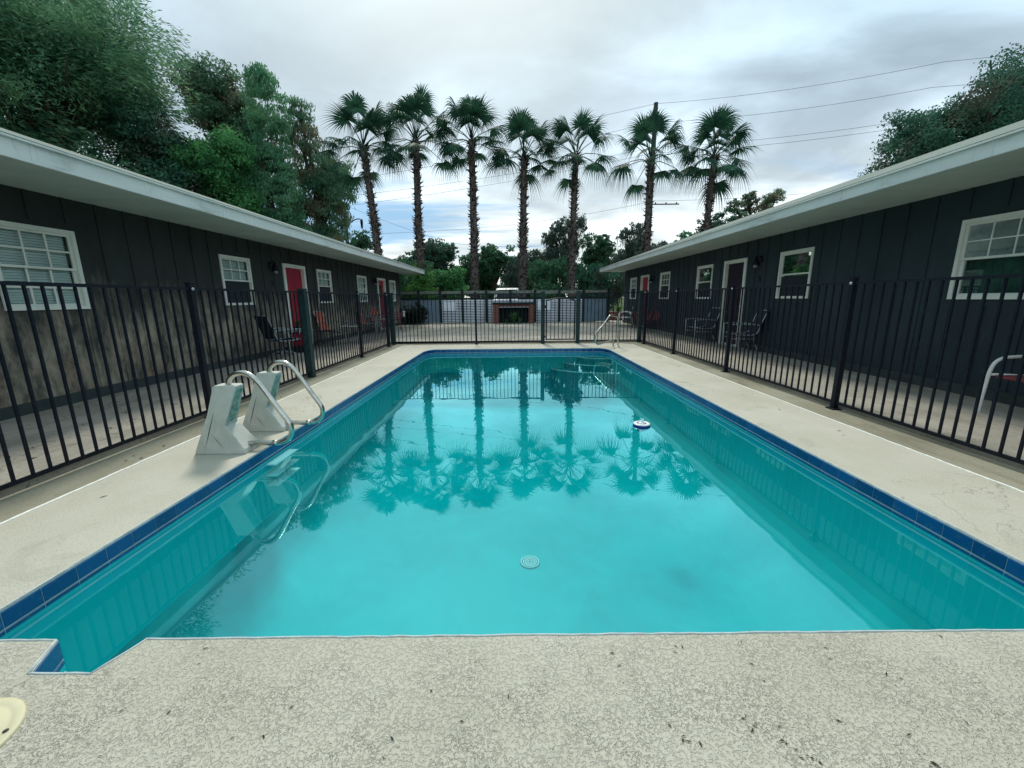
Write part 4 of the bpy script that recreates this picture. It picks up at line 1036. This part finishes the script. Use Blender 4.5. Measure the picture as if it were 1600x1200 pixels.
# ------------------------------------------------------------------ vegetation
def rot_frames(r, n):
    d = r.normal(size=(n,3)); d /= np.linalg.norm(d, axis=1)[:,None]
    u = r.normal(size=(n,3)); u -= d*(u*d).sum(1)[:,None]; u /= np.linalg.norm(u, axis=1)[:,None]
    return d, u
def leaves(r, pts, L, W, mode='round', dirs=None, bend=None):
    n = len(pts); d, u = rot_frames(r, n)
    if mode == 'droop':
        d = d*np.array([0.35,0.35,0.15]); d[:,2] -= 1; d /= np.linalg.norm(d, axis=1)[:,None]
        u -= d*(u*d).sum(1)[:,None]; u /= np.linalg.norm(u, axis=1)[:,None]
    elif mode == 'spray':
        d = d*0.55 + dirs; d /= np.linalg.norm(d, axis=1)[:,None]
        u -= d*(u*d).sum(1)[:,None]; u /= np.linalg.norm(u, axis=1)[:,None]
    l = (L*r.uniform(0.6, 1.3, n))[:,None]; w_ = (W*r.uniform(0.7, 1.3, n))[:,None]
    p0 = pts - d*l*0.5; p2 = pts + d*l*0.5
    return np.stack([p0, pts + u*w_*0.5 - d*l*0.05, p2, pts - u*w_*0.5 - d*l*0.05], axis=1)
def crown(r, blobs, n, L, W, mode='round', shell=0.45, clump=0.0, per=60):
    vol = np.array([b[3]*b[4]*b[5] for b in blobs])**0.72; cnt = (n*vol/vol.sum()).astype(int)
    out = []
    for b, k in zip(blobs, cnt):
        c = np.array(b[:3]); rad = np.array(b[3:6]); nc = max(6, int(k/per))
        dv = r.normal(size=(nc,3)); dv /= np.linalg.norm(dv, axis=1)[:,None]
        rr = (shell + (1-shell)*r.rand(nc)**0.6)*(1+0.16*r.normal(size=nc))
        cc = c + dv*rad*rr[:,None]                         # clump centres
        idx = r.randint(0, nc, k)
        cs_ = clump if clump else 0.16*rad.mean()
        off = np.clip(r.normal(size=(k,3)), -1.35, 1.35)*cs_*np.array([1,1,0.7])
        pts = cc[idx] + off
        if mode == 'spray':
            dd = dv[idx]*np.array([1,1,0.2]); dd[:,2] -= 0.25
            out.append(leaves(r, pts, L, W, 'spray', dd))
        else: out.append(leaves(r, pts, L, W, mode))
        if mode == 'droop':
            # hanging strands
            m = int(nc*0.8); ii = r.randint(0, nc, m); ks = 7; st = []
            for q_ in range(m):
                ln = r.uniform(0.4, 1.4)
                pp = cc[ii[q_]] + np.array([0,0,-1])*np.linspace(0, ln, ks)[:,None] + r.normal(size=(ks,3))*0.05
                st.append(pp)
            st = np.concatenate(st); out.append(leaves(r, st, L*1.3, W*0.7, 'droop'))
    return np.concatenate(out)
def tree(name, label, base, trunk_h, trunk_r, blobs, n, L, W, mat_, mode='round', seed=1, shell=0.45, clump=0.0, group=None, cat='tree', limbs=True, per=60):
    r = np.random.RandomState(seed)
    root = thing(name, label, cat, base, 0, group)
    bl = [(b[0]-base[0], b[1]-base[1], b[2]-base[2], *b[3:]) for b in blobs]
    A = crown(r, bl, n, L, W, mode, shell, clump, per)
    q = MB(); q.quads(A); q.build('crown', mat_, root)
    q = MB(); top = Vector((r.uniform(-.3,.3), r.uniform(-.3,.3), trunk_h))
    q.tube(smooth_path([(0,0,-0.1),(r.uniform(-.1,.1),r.uniform(-.1,.1),trunk_h*0.45),top], 4), [trunk_r*(1.25-0.55*i/8) for i in range(9)], 8)
    if limbs:
        for b in bl:
            c = Vector(b[:3]); a = Vector((0,0,trunk_h*r.uniform(0.55,1.0))); a.x = top.x*a.z/trunk_h; a.y = top.y*a.z/trunk_h
            mid = a.lerp(c, 0.5) + Vector((r.uniform(-.2,.2), r.uniform(-.2,.2), 0.25))
            q.tube(smooth_path([a, mid, c], 3), [trunk_r*x for x in (0.5,0.45,0.4,0.34,0.28,0.2,0.12)], 6)
            for _ in range(4):
                e = c + Vector(tuple(r.normal(size=3)))*Vector(b[3:6]).length*0.2
                q.tube([mid.lerp(c, r.uniform(0.2,0.9)), e], [trunk_r*0.2, trunk_r*0.06], 5)
    q.build('trunk', 'bark', root)
    return root
def rb(r, c, R3, n, br):      # n random sub-blobs filling an ellipsoid
    out = []
    for _ in range(n):
        d = r.normal(size=3); d /= np.linalg.norm(d); k = r.rand()**0.45*0.85
        s = br*r.uniform(0.7, 1.3)
        out.append((c[0]+d[0]*R3[0]*k, c[1]+d[1]*R3[1]*k, c[2]+d[2]*R3[2]*k, s, s, s*0.8))
    return out
rs = np.random.RandomState(11)
GT = 'trees behind the brown-stained wing'
tree('feathery_tree', 'huge tree with feathery drooping sprays filling the upper left corner', (-21,20,-0.05), 7, 0.45,
     rb(rs, (-20.8,20,11.5), (5.2,5,7.0), 34, 1.8)+[(-18,19,6,1.8,1.8,1.6),(-20,19,5.5,1.8,1.8,1.6),(-22.5,19,6,2,2,1.8)], 125000, 0.28, 0.05, 'leaf_teal', 'spray', 21, 0.3, 0.36, GT)
tree('feathery_tree', 'broad feathery tree above the nearest part of the left roof', (-21,12.5,-0.05), 6, 0.4,
     rb(rs, (-21.2,13,9.5), (4.4,5,6.0), 24, 1.7)+[(-19,14,5,2,2,1.6),(-19.5,10,5,2,2,1.6)], 80000, 0.27, 0.048, 'leaf_teal', 'spray', 22, 0.3, 0.34, GT)
tree('broadleaf_tree', 'bright green bushy tree just above the left roof', (-15.9,23.5,-0.05), 4, 0.25,
     rb(rs, (-15.5,23.5,7.4), (1.9,1.9,3.2), 18, 1.0), 48000, 0.14, 0.08, 'leaf_bright', 'round', 23, 0.4, 0.24, GT)
tree('broadleaf_tree', 'dark bushy tree low between the feathery tree and the bright green tree', (-17.6,20.5,-0.05), 4, 0.25,
     rb(rs, (-17.6,21.0,5.6), (2.6,1.9,3.3), 16, 1.2)+[(-17.5,21,9.2,1.5,1.3,1.4),(-16.8,22,8.6,1.3,1.2,1.2)], 32000, 0.16, 0.10, 'leaf_oak', 'round', 33, 0.4, 0.26, GT)
tree('tall_tree', 'tall dark olive tree with a rounded top behind the bright green tree', (-17.4,27,-0.05), 9, 0.35,
     rb(rs, (-17.3,27,13.2), (1.5,1.5,2.2), 12, 0.95) + rb(rs, (-16.4,27,10.4), (2.2,1.6,2.6), 12, 1.1), 30000, 0.22, 0.09, 'leaf_mixed', 'round', 24, 0.45, 0.26, GT)
tree('vine_covered_tree', 'tall narrow column of hanging vines behind the left roof', (-13.9,25.5,-0.05), 9, 0.3,
     [(-13.7,25.5,13.0,0.75,0.7,0.8),(-14.0,25.5,13.3,0.6,0.6,0.6),(-13.5,25.5,11.8,1.0,0.9,1.3),(-13.6,25.5,10.2,0.95,0.9,1.3),(-13.4,25.5,8.6,0.95,0.9,1.3),(-13.3,25.2,6.8,1.1,1,1.5),(-13.9,25.2,8.6,1.0,1,1.4),(-14.0,25.0,7.0,1.2,1,1.5),(-13.3,25.2,5.0,1.3,1,1.5)], 26000, 0.16, 0.075, 'leaf_vine', 'droop', 25, 0.75, 0.16, GT, limbs=False)
tree('tall_tree', 'brownish tree draped in dry hanging growth beside the first palm', (-12.2,28,-0.05), 8, 0.35,
     [(-13.0,28,12.6,0.7,0.7,0.9),(-12.9,28,11.2,1.0,0.9,1.0),(-12.6,28,9.8,1.3,1,1.1),(-11.6,28,9.0,1.1,1,1.2),(-10.9,28,7.8,0.9,1,1.3),(-12.5,28,8.0,1.4,1.1,1.3),(-11.6,28,6.6,1.2,1,1.3),(-13.2,28,6.4,1.3,1,1.3),(-10.8,28,9.4,0.6,0.6,0.7),(-12.0,28,4.8,1.4,1,1.2)], 26000, 0.18, 0.075, 'leaf_mixed', 'droop', 26, 0.5, 0.2, GT)
tree('oak_tree', 'large dark oak rising above the roof at the right edge', (18.6,18.5,-0.05), 5.5, 0.4,
     rb(rs, (18.6,18.3,6.9), (2.7,2.8,2.3), 18, 1.05) + rb(rs, (20.3,18.0,8.6), (1.8,1.8,1.6), 8, 1.0) + [(15.9,18,5.6,0.8,0.8,0.6),(16.6,18,7.2,0.9,0.9,0.7),(19.6,18,9.7,0.9,0.9,0.6)], 90000, 0.11, 0.065, 'leaf_oak', 'round', 27, 0.5, 0.22)
GB = 'background trees beyond the road'
def back_tree(lbl, c, rad, n, L, W, m, mode, seed, nb, br, sh=0.45, name='broadleaf_tree', cl=0.0):
    r = np.random.RandomState(seed*7+1)
    tree(name, lbl, (c[0], c[1], -0.05), max(1.5, c[2]*0.7), 0.2, rb(r, c, rad, int(nb*1.4), br*0.85), int(n*1.8), L*0.75, W*0.75, m, mode, seed, sh, cl, GB, per=22)
back_tree('round dark tree behind the second palm', (-7.2,38,4.6), (2.7,2.4,3.0), 16000, 0.26, 0.16, 'leaf_oak', 'round', 40, 18, 1.05)
back_tree('light green bush between the second and third palm', (-4.0,26.8,1.9), (1.5,1.1,1.7), 11000, 0.15, 0.10, 'leaf_bright', 'round', 41, 12, 0.65)
back_tree('dark green tree between the third and fourth palm', (-1.3,38,4.2), (1.9,2,2.7), 11000, 0.24, 0.15, 'leaf_far', 'round', 42, 14, 0.95)
back_tree('mossy tree behind the fourth palm', (1.4,37,3.6), (2.0,2,2.6), 11000, 0.30, 0.09, 'leaf_moss', 'droop', 43, 12, 1.0)
back_tree('wispy tall tree with thin foliage behind the fifth palm', (4.6,36,5.6), (1.9,1.5,3.6), 9000, 0.26, 0.08, 'leaf_moss', 'droop', 44, 16, 0.75, 0.6)
back_tree('pointed dark tree right of the fifth palm', (8.3,40,4.6), (1.6,1.6,3.6), 9500, 0.26, 0.15, 'leaf_far', 'round', 45, 13, 0.9)
back_tree('spreading tree with hanging moss behind the sixth palm', (11.2,36,4.8), (2.7,2,2.7), 13000, 0.28, 0.10, 'leaf_moss', 'droop', 46, 16, 1.0)
back_tree('rounded tree between the sixth and seventh palm', (13.4,32,4.3), (1.7,1.5,2.3), 9000, 0.2, 0.12, 'leaf_vine', 'round', 47, 12, 0.8)
back_tree('airy tree above the right roof beside the seventh palm', (15.4,26.5,5.9), (2.3,1.6,2.1), 14500, 0.15, 0.075, 'leaf_mixed', 'round', 48, 18, 0.55, 0.35)
back_tree('leafy tree between the seventh palm and the right roof', (13.3,27,4.8), (1.5,1.3,2.0), 7000, 0.2, 0.11, 'leaf_oak', 'round', 58, 10, 0.8)
back_tree('small dark tree top above the right roof farther right', (18.6,26.5,5.6), (1.1,1.1,1.2), 3500, 0.15, 0.08, 'leaf_oak', 'round', 49, 7, 0.5)
back_tree('dark tree low behind the third palm', (-3.2,40,3.2), (2.6,2,2.2), 9000, 0.26, 0.16, 'leaf_far', 'round', 50, 14, 1.0)
back_tree('dark green tree behind the light green bush', (-6.0,31,2.3), (1.6,1.2,1.9), 8000, 0.2, 0.12, 'leaf_far', 'round', 51, 10, 0.8)
back_tree('low green tree between the road and the fourth palm', (3.2,33,2.4), (2.4,1.5,2.0), 9000, 0.22, 0.12, 'leaf_far', 'droop', 52, 12, 0.9)
back_tree('low dark tree between the fifth and sixth palm', (7.0,33,2.5), (2.4,1.5,2.1), 9000, 0.22, 0.12, 'leaf_oak', 'droop', 53, 12, 0.9)
back_tree('low mossy tree beside the slate-blue wing', (10.6,31,3.0), (2.2,1.5,2.4), 10000, 0.24, 0.09, 'leaf_moss', 'droop', 54, 12, 0.9)
back_tree('broad dark tree on the far left beyond the road', (-15.5,40,4.2), (3.4,2,3.4), 11000, 0.3, 0.18, 'leaf_far', 'round', 56, 14, 1.2)
back_tree('distant dark tree behind the round dark tree', (-11.0,44,3.2), (3.0,2,2.6), 8000, 0.3, 0.18, 'leaf_far', 'round', 55, 12, 1.1)
for k, (x, y, h_) in enumerate(((-18.5,26.5,5.5),(-22.5,27.5,6.5),(-21.5,33,7),(-17,33,6),(-26,22,6.5))):
    back_tree(['dense low tree behind the bright green tree','dense low tree left of the tall olive tree','dense dark tree far behind the bright green tree','dense dark tree far behind the vine column','dense low tree behind the feathery tree'][k], (x, y, h_*0.5), (2.6,2.2,h_*0.45), 15000, 0.24, 0.14, 'leaf_far', 'round', 70+k, 14, 1.2)
# far treeline: nobody could count it
r = np.random.RandomState(77); bl = []
for k in range(60):
    x = -75+150*k/59; hgt = r.uniform(4.6, 6.2)
    bl += [(x+r.uniform(-1,1), 58+r.uniform(-4,4), hgt*r.uniform(0.3,0.9), 2.2, 1.8, hgt*0.5) for _ in range(3)]
q = MB(); q.quads(crown(r, bl, 60000, 0.42, 0.28, 'round', 0.3)); o = q.build('distant_woods', 'leaf_far'); tag(o, kind='stuff', label='dark line of distant woods behind the background trees', cat='woods')
# hedge and shrub behind the left wing's far end
tree('fern_shrub', 'light green feathery shrub at the far end of the brown-stained wing', (-5.4,23.4,-0.05), 1.2, 0.05,
     rb(rs, (-5.3,23.4,1.9), (0.9,0.7,1.3), 10, 0.5), 6500, 0.2, 0.04, 'shrub_leaf', 'spray', 61, 0.3, 0.2, None, 'shrub')
tree('clipped_hedge', 'dark low hedge in front of the light green shrub at the far left', (-5.15,21.0,-0.02), 0.5, 0.04,
     [(-5.3+0.35*k, 20.9, 0.42, 0.34, 0.36, 0.48) for k in range(3)], 6500, 0.07, 0.045, 'hedge_leaf', 'round', 62, 0.5, 0.08, None, 'hedge')
tree('dark_shrub', 'dark shrub behind the far end of the left roof', (-7.2,24.0,-0.05), 1.5, 0.06,
     rb(rs, (-7.0,24,2.2), (1.2,0.9,1.7), 10, 0.7), 7000, 0.14, 0.07, 'leaf_far', 'round', 63, 0.4, 0.18, None, 'shrub')

def palm(i, base, mid, top, label, seed):
    r = np.random.RandomState(seed); base = Vector(base); tp = Vector(top)-base; md = Vector(mid)-base
    root = thing('fan_palm', label, 'palm tree', tuple(base), 0, 'row of fan palms behind the slatted screen')
    path = smooth_path([Vector((0,0,-0.1)), md*0.5+Vector((0,0,0)), md, tp], 6)
    rk = r.uniform(0.85, 1.1); rads = [(0.245 - 0.085*k/len(path))*rk for k in range(len(path))]
    q = MB(); q.tube(path, rads, 12)
    # old leaf bases: short upturned spikes, thicker and ragged near the crown
    Ltot = tp.length; A = []
    nb = 620
    for _ in range(nb):
        u = r.rand()**0.8; k = u*(len(path)-1); k0 = int(min(k, len(path)-2)); p = path[k0].lerp(path[k0+1], k-k0); rd_ = rads[k0]
        a = r.uniform(0, 2*math.pi); d = np.array([math.cos(a), math.sin(a), 0]); sv = np.array([-d[1], d[0], 0])
        big = 1.0 if u < 0.55 else 1.5
        ln = r.uniform(0.08, 0.16)*big; wd = r.uniform(0.035, 0.06)
        p0 = np.array(p) + d*(rd_-0.03); up = r.uniform(-0.2, 1.0)
        tipv = p0 + d*ln + np.array([0,0,ln*up])
        A.append([p0-sv*wd-np.array([0,0,.05]), p0+sv*wd-np.array([0,0,.05]), tipv+sv*wd*0.35, tipv-sv*wd*0.35])
        A.append([p0-sv*wd+np.array([0,0,.02]), p0-sv*0-np.array([0,0,.06]), tipv-sv*0, tipv+np.array([0,0,0.01])])
    q.quads(np.array(A)); q.build('trunk', 'palm_bark', root)
    q = MB(); A = []; nf = int(r.randint(19, 27)); dz = r.uniform(-8, 6); pk = r.uniform(0.92, 1.12)
    for f in range(nf):
        az = 2.399963*f + r.uniform(-.25,.25); elv = R(82 + dz - 112*(f/nf)**1.1) + r.uniform(-.2,.2)
        d = np.array([math.cos(az)*math.cos(elv), math.sin(az)*math.cos(elv), math.sin(elv)])
        pl = r.uniform(1.2, 1.75)*pk
        # petiole, sagging under its blade
        pts = [tp + Vector(tuple(d*pl*t_)) + Vector((0,0,-0.22*t_*t_*math.cos(elv))) for t_ in (0, 0.35, 0.7, 1.0)]
        pts[0] = tp + Vector((d[0]*0.12, d[1]*0.12, -0.15 + 0.25*math.sin(elv)))
        q.tube(pts, [0.030,0.022,0.018,0.014], 5)
        hub = np.array(pts[-1]); ax = np.array((pts[-1]-pts[-2]).normalized())
        side = np.cross(ax, [0,0,1]); side /= np.linalg.norm(side)+1e-6; nrm = np.cross(side, ax)
        ns = 32; Lb = r.uniform(1.05, 1.35)
        fold = r.uniform(0.15, 0.55); sag = r.uniform(0.25, 0.95)
        for j in range(ns):
            th = R(-115 + 230*j/(ns-1)) + r.uniform(-.03,.03)
            dd = ax*math.cos(th) + side*math.sin(th) + nrm*(-fold*abs(math.sin(th)))
            dd /= np.linalg.norm(dd)
            l = Lb*(0.68+0.32*math.cos(th*0.5))*r.uniform(0.9, 1.08)
            ww = np.cross(dd, nrm); ww /= np.linalg.norm(ww)+1e-6
            w0 = l*R(230/ns)*0.50
            pr = hub; pw = ww*0.008
            for t_, wf in ((0.42, 0.50), (0.62, 0.30), (0.82, 0.13), (1.06, 0.01)):
                g = np.array([0,0,-1])*sag*l*max(0, t_-0.45)**1.7*1.8
                sh_ = dd*l*(t_ - 0.35*sag*max(0, t_-0.6))
                pn = hub + sh_ + g; nw = ww*max(w0*wf*1.0*min(1, t_/0.42), 0.002)
                A.append([pr-pw, pr+pw, pn+nw, pn-nw]); pr, pw = pn, nw
    q.quads(np.array(A)); q.build('crown', 'palm_leaf', root)
    return root
names = ['first fan palm from the left, beside the brown tree, trunk leaning left', 'second fan palm from the left, tall and slender in front of the round dark tree', 'third fan palm from the left, with a rounded thicker trunk under its crown',
         'fourth fan palm, the middle one of the row of seven', 'fifth fan palm from the left, in front of the wispy tree', 'sixth fan palm from the left, with the utility pole rising behind it', 'seventh fan palm, the rightmost of the row above the slate-blue wing']
pd = [((-7.3,24,0),(-7.55,24,5.5),(-7.85,24,9.35)),((-5.0,24,0),(-5.1,24,5),(-5.0,24,9.65)),((-2.1,24,0),(-2.02,24,5),(-2.02,24,9.6)),((0.66,24,0),(0.74,24,5),(0.80,24,8.75)),((3.5,24,0),(3.52,24,5),(3.62,24,8.85)),((7.85,24,0),(7.7,24,4.5),(7.65,24,8.6)),((10.7,24,0),(11.0,24,5),(11.1,24,8.75))]
for i, ((b, m_, t_), nm) in enumerate(zip(pd, names)): palm(i, b, m_, t_, nm, 100+i)

# ------------------------------------------------------------------ poles and wires
def pole(label, loc, h, r0=0.14):
    root = thing('utility_pole', label, 'utility pole', loc, 0)
    q = MB(); q.tube([(0,0,-0.1),(0,0,h*0.5),(0,0,h)], [r0*1.2,r0,r0*0.85], 10); q.build('pole_shaft', 'wood_pole', root)
    return root
pA = pole('tall timber utility pole rising out of the crown of the sixth palm', (10.69,33,-0.05), 15.1, 0.19)
q = MB(); q.box(0.1,2.2,-0.04,0.04,8.18,8.25)
for x in (0.4,1.2,2.0): q.lathe((x,0,8.25), [(0.04,0),(0.06,0.04),(0.03,0.1),(0,0.12)], 8)
q.build('crossarm', 'wood_pole', pA)
pB = pole('thin dark utility pole with a lamp arm beside the first palm', (-12.55,33,-0.05), 8.4, 0.13)
q = MB(); q.tube(smooth_path([(0.1,0,6.9),(0.7,0,7.3),(1.1,0,7.35)], 4), 0.04, 6); q.build('lamp_arm', 'wood_pole', pB)
q = MB(); q.lathe((1.2,0,6.6), [(0.0,0.75),(0.09,0.72),(0.11,0.5),(0.07,0.1),(0.0,0.0)], 10); q.build('lamp_head', 'black_plastic', pB)
pC = pole('short dark pole stub above the left roof', (-13.67,33,-0.05), 6.45, 0.15)
def wire(label, pts, sag=0.25, rr=0.010):
    P_ = []
    for i in range(len(pts)-1):
        a, b = Vector(pts[i]), Vector(pts[i+1])
        for k in range(12):
            u = k/12; p = a.lerp(b, u); p.z -= sag*4*u*(1-u); P_.append(p)
    P_.append(Vector(pts[-1]))
    q = MB(); q.tube(P_, rr, 5); o = q.build('overhead_wire', 'wire_black', None, tuple(P_[0])); tag(o, label, 'wire', 'overhead wires'); return o
wire('topmost overhead wire passing the top of the tall pole', [(-20,33,10.0),(10.7,33,15.0),(26.4,28,15.05),(48,22,15.4)], 0.3)
wire('second overhead wire from the top, just below the top of the tall pole', [(-20,33,9.1),(10.7,33,13.75),(26.4,28.5,13.9),(48,23,14.2)], 0.3)
wire('third overhead wire down on the tall pole', [(-20,33,8.7),(-12.5,33,8.9),(10.7,33,12.1),(27,28.5,12.3),(48,23,12.7)], 0.25)
wire('fourth overhead wire, close under the third', [(-20,33.1,8.2),(-12.5,33.1,8.25),(10.7,33.1,11.75),(27,28.6,11.95),(48,23,12.3)], 0.25)
wire('lower overhead wire tied to the crossarm of the tall pole', [(-20,33,6.2),(-2,33,6.6),(10.9,33,8.4),(28,33,9.3)], 0.2)
wire('slack wire dropping from the lamp pole towards the middle palms', [(-12.5,33,8.3),(-4.5,34,5.6),(2.5,34.5,5.4)], 0.15)
wire('low overhead wire in front of the background trees', [(2.5,34.5,5.0),(9.0,33,6.5),(10.7,33,7.4)], 0.1)

# ------------------------------------------------------------------ litter
r = np.random.RandomState(3); q = MB(); A = []
def bit(x, y, z, L, W, curl):
    a = r.uniform(0, math.pi); d = np.array([math.cos(a), math.sin(a), 0]); s_ = np.array([-d[1], d[0], 0])
    p = np.array([x, y, z+0.002]); m_ = p+d*L*0.5+np.array([0,0,curl]); e = p+d*L+s_*L*0.2*r.uniform(-1,1)
    A.append([p, m_-s_*W, m_+s_*W, p+np.array([0,0,1e-4])]); A.append([m_-s_*W, e, e+np.array([0,0,1e-4]), m_+s_*W])
for _ in range(150): bit(r.uniform(-5.3,-3.4), r.uniform(2,11), 0.05-0.02*r.rand(), r.uniform(.02,.06), r.uniform(.004,.012), r.uniform(.002,.012))
for _ in range(26): bit(r.uniform(-3.25,-2.5), r.uniform(2,8), 0.0, r.uniform(.02,.06), r.uniform(.004,.01), r.uniform(.002,.008))
for _ in range(12): bit(r.uniform(2.6,3.5), r.uniform(3,9), 0.0, r.uniform(.02,.05), r.uniform(.004,.01), r.uniform(.002,.008))
for _ in range(7):
    cx_, cy_ = r.uniform(-1.2,1.6), r.uniform(0.75,1.26)
    for _ in range(r.randint(2,6)): bit(cx_+r.normal()*0.02, cy_+r.normal()*0.012, 0.0, r.uniform(.008,.024), r.uniform(.001,.0035), r.uniform(.001,.003))
for _ in range(60): bit(r.uniform(-1.3,2.2), r.uniform(0.6,1.28), 0.0, r.uniform(.008,.026), r.uniform(.001,.003), r.uniform(.001,.003))
for _ in range(120): bit(r.uniform(-5,5.5), r.uniform(12,21), 0.045, r.uniform(.03,.12), r.uniform(.01,.02), r.uniform(.002,.01))
q.quads(np.array(A)); o = q.build('leaf_litter', 'litter_brown'); tag(o, 'small dark dry leaves and twigs scattered on the concrete', 'leaf litter', kind='stuff')
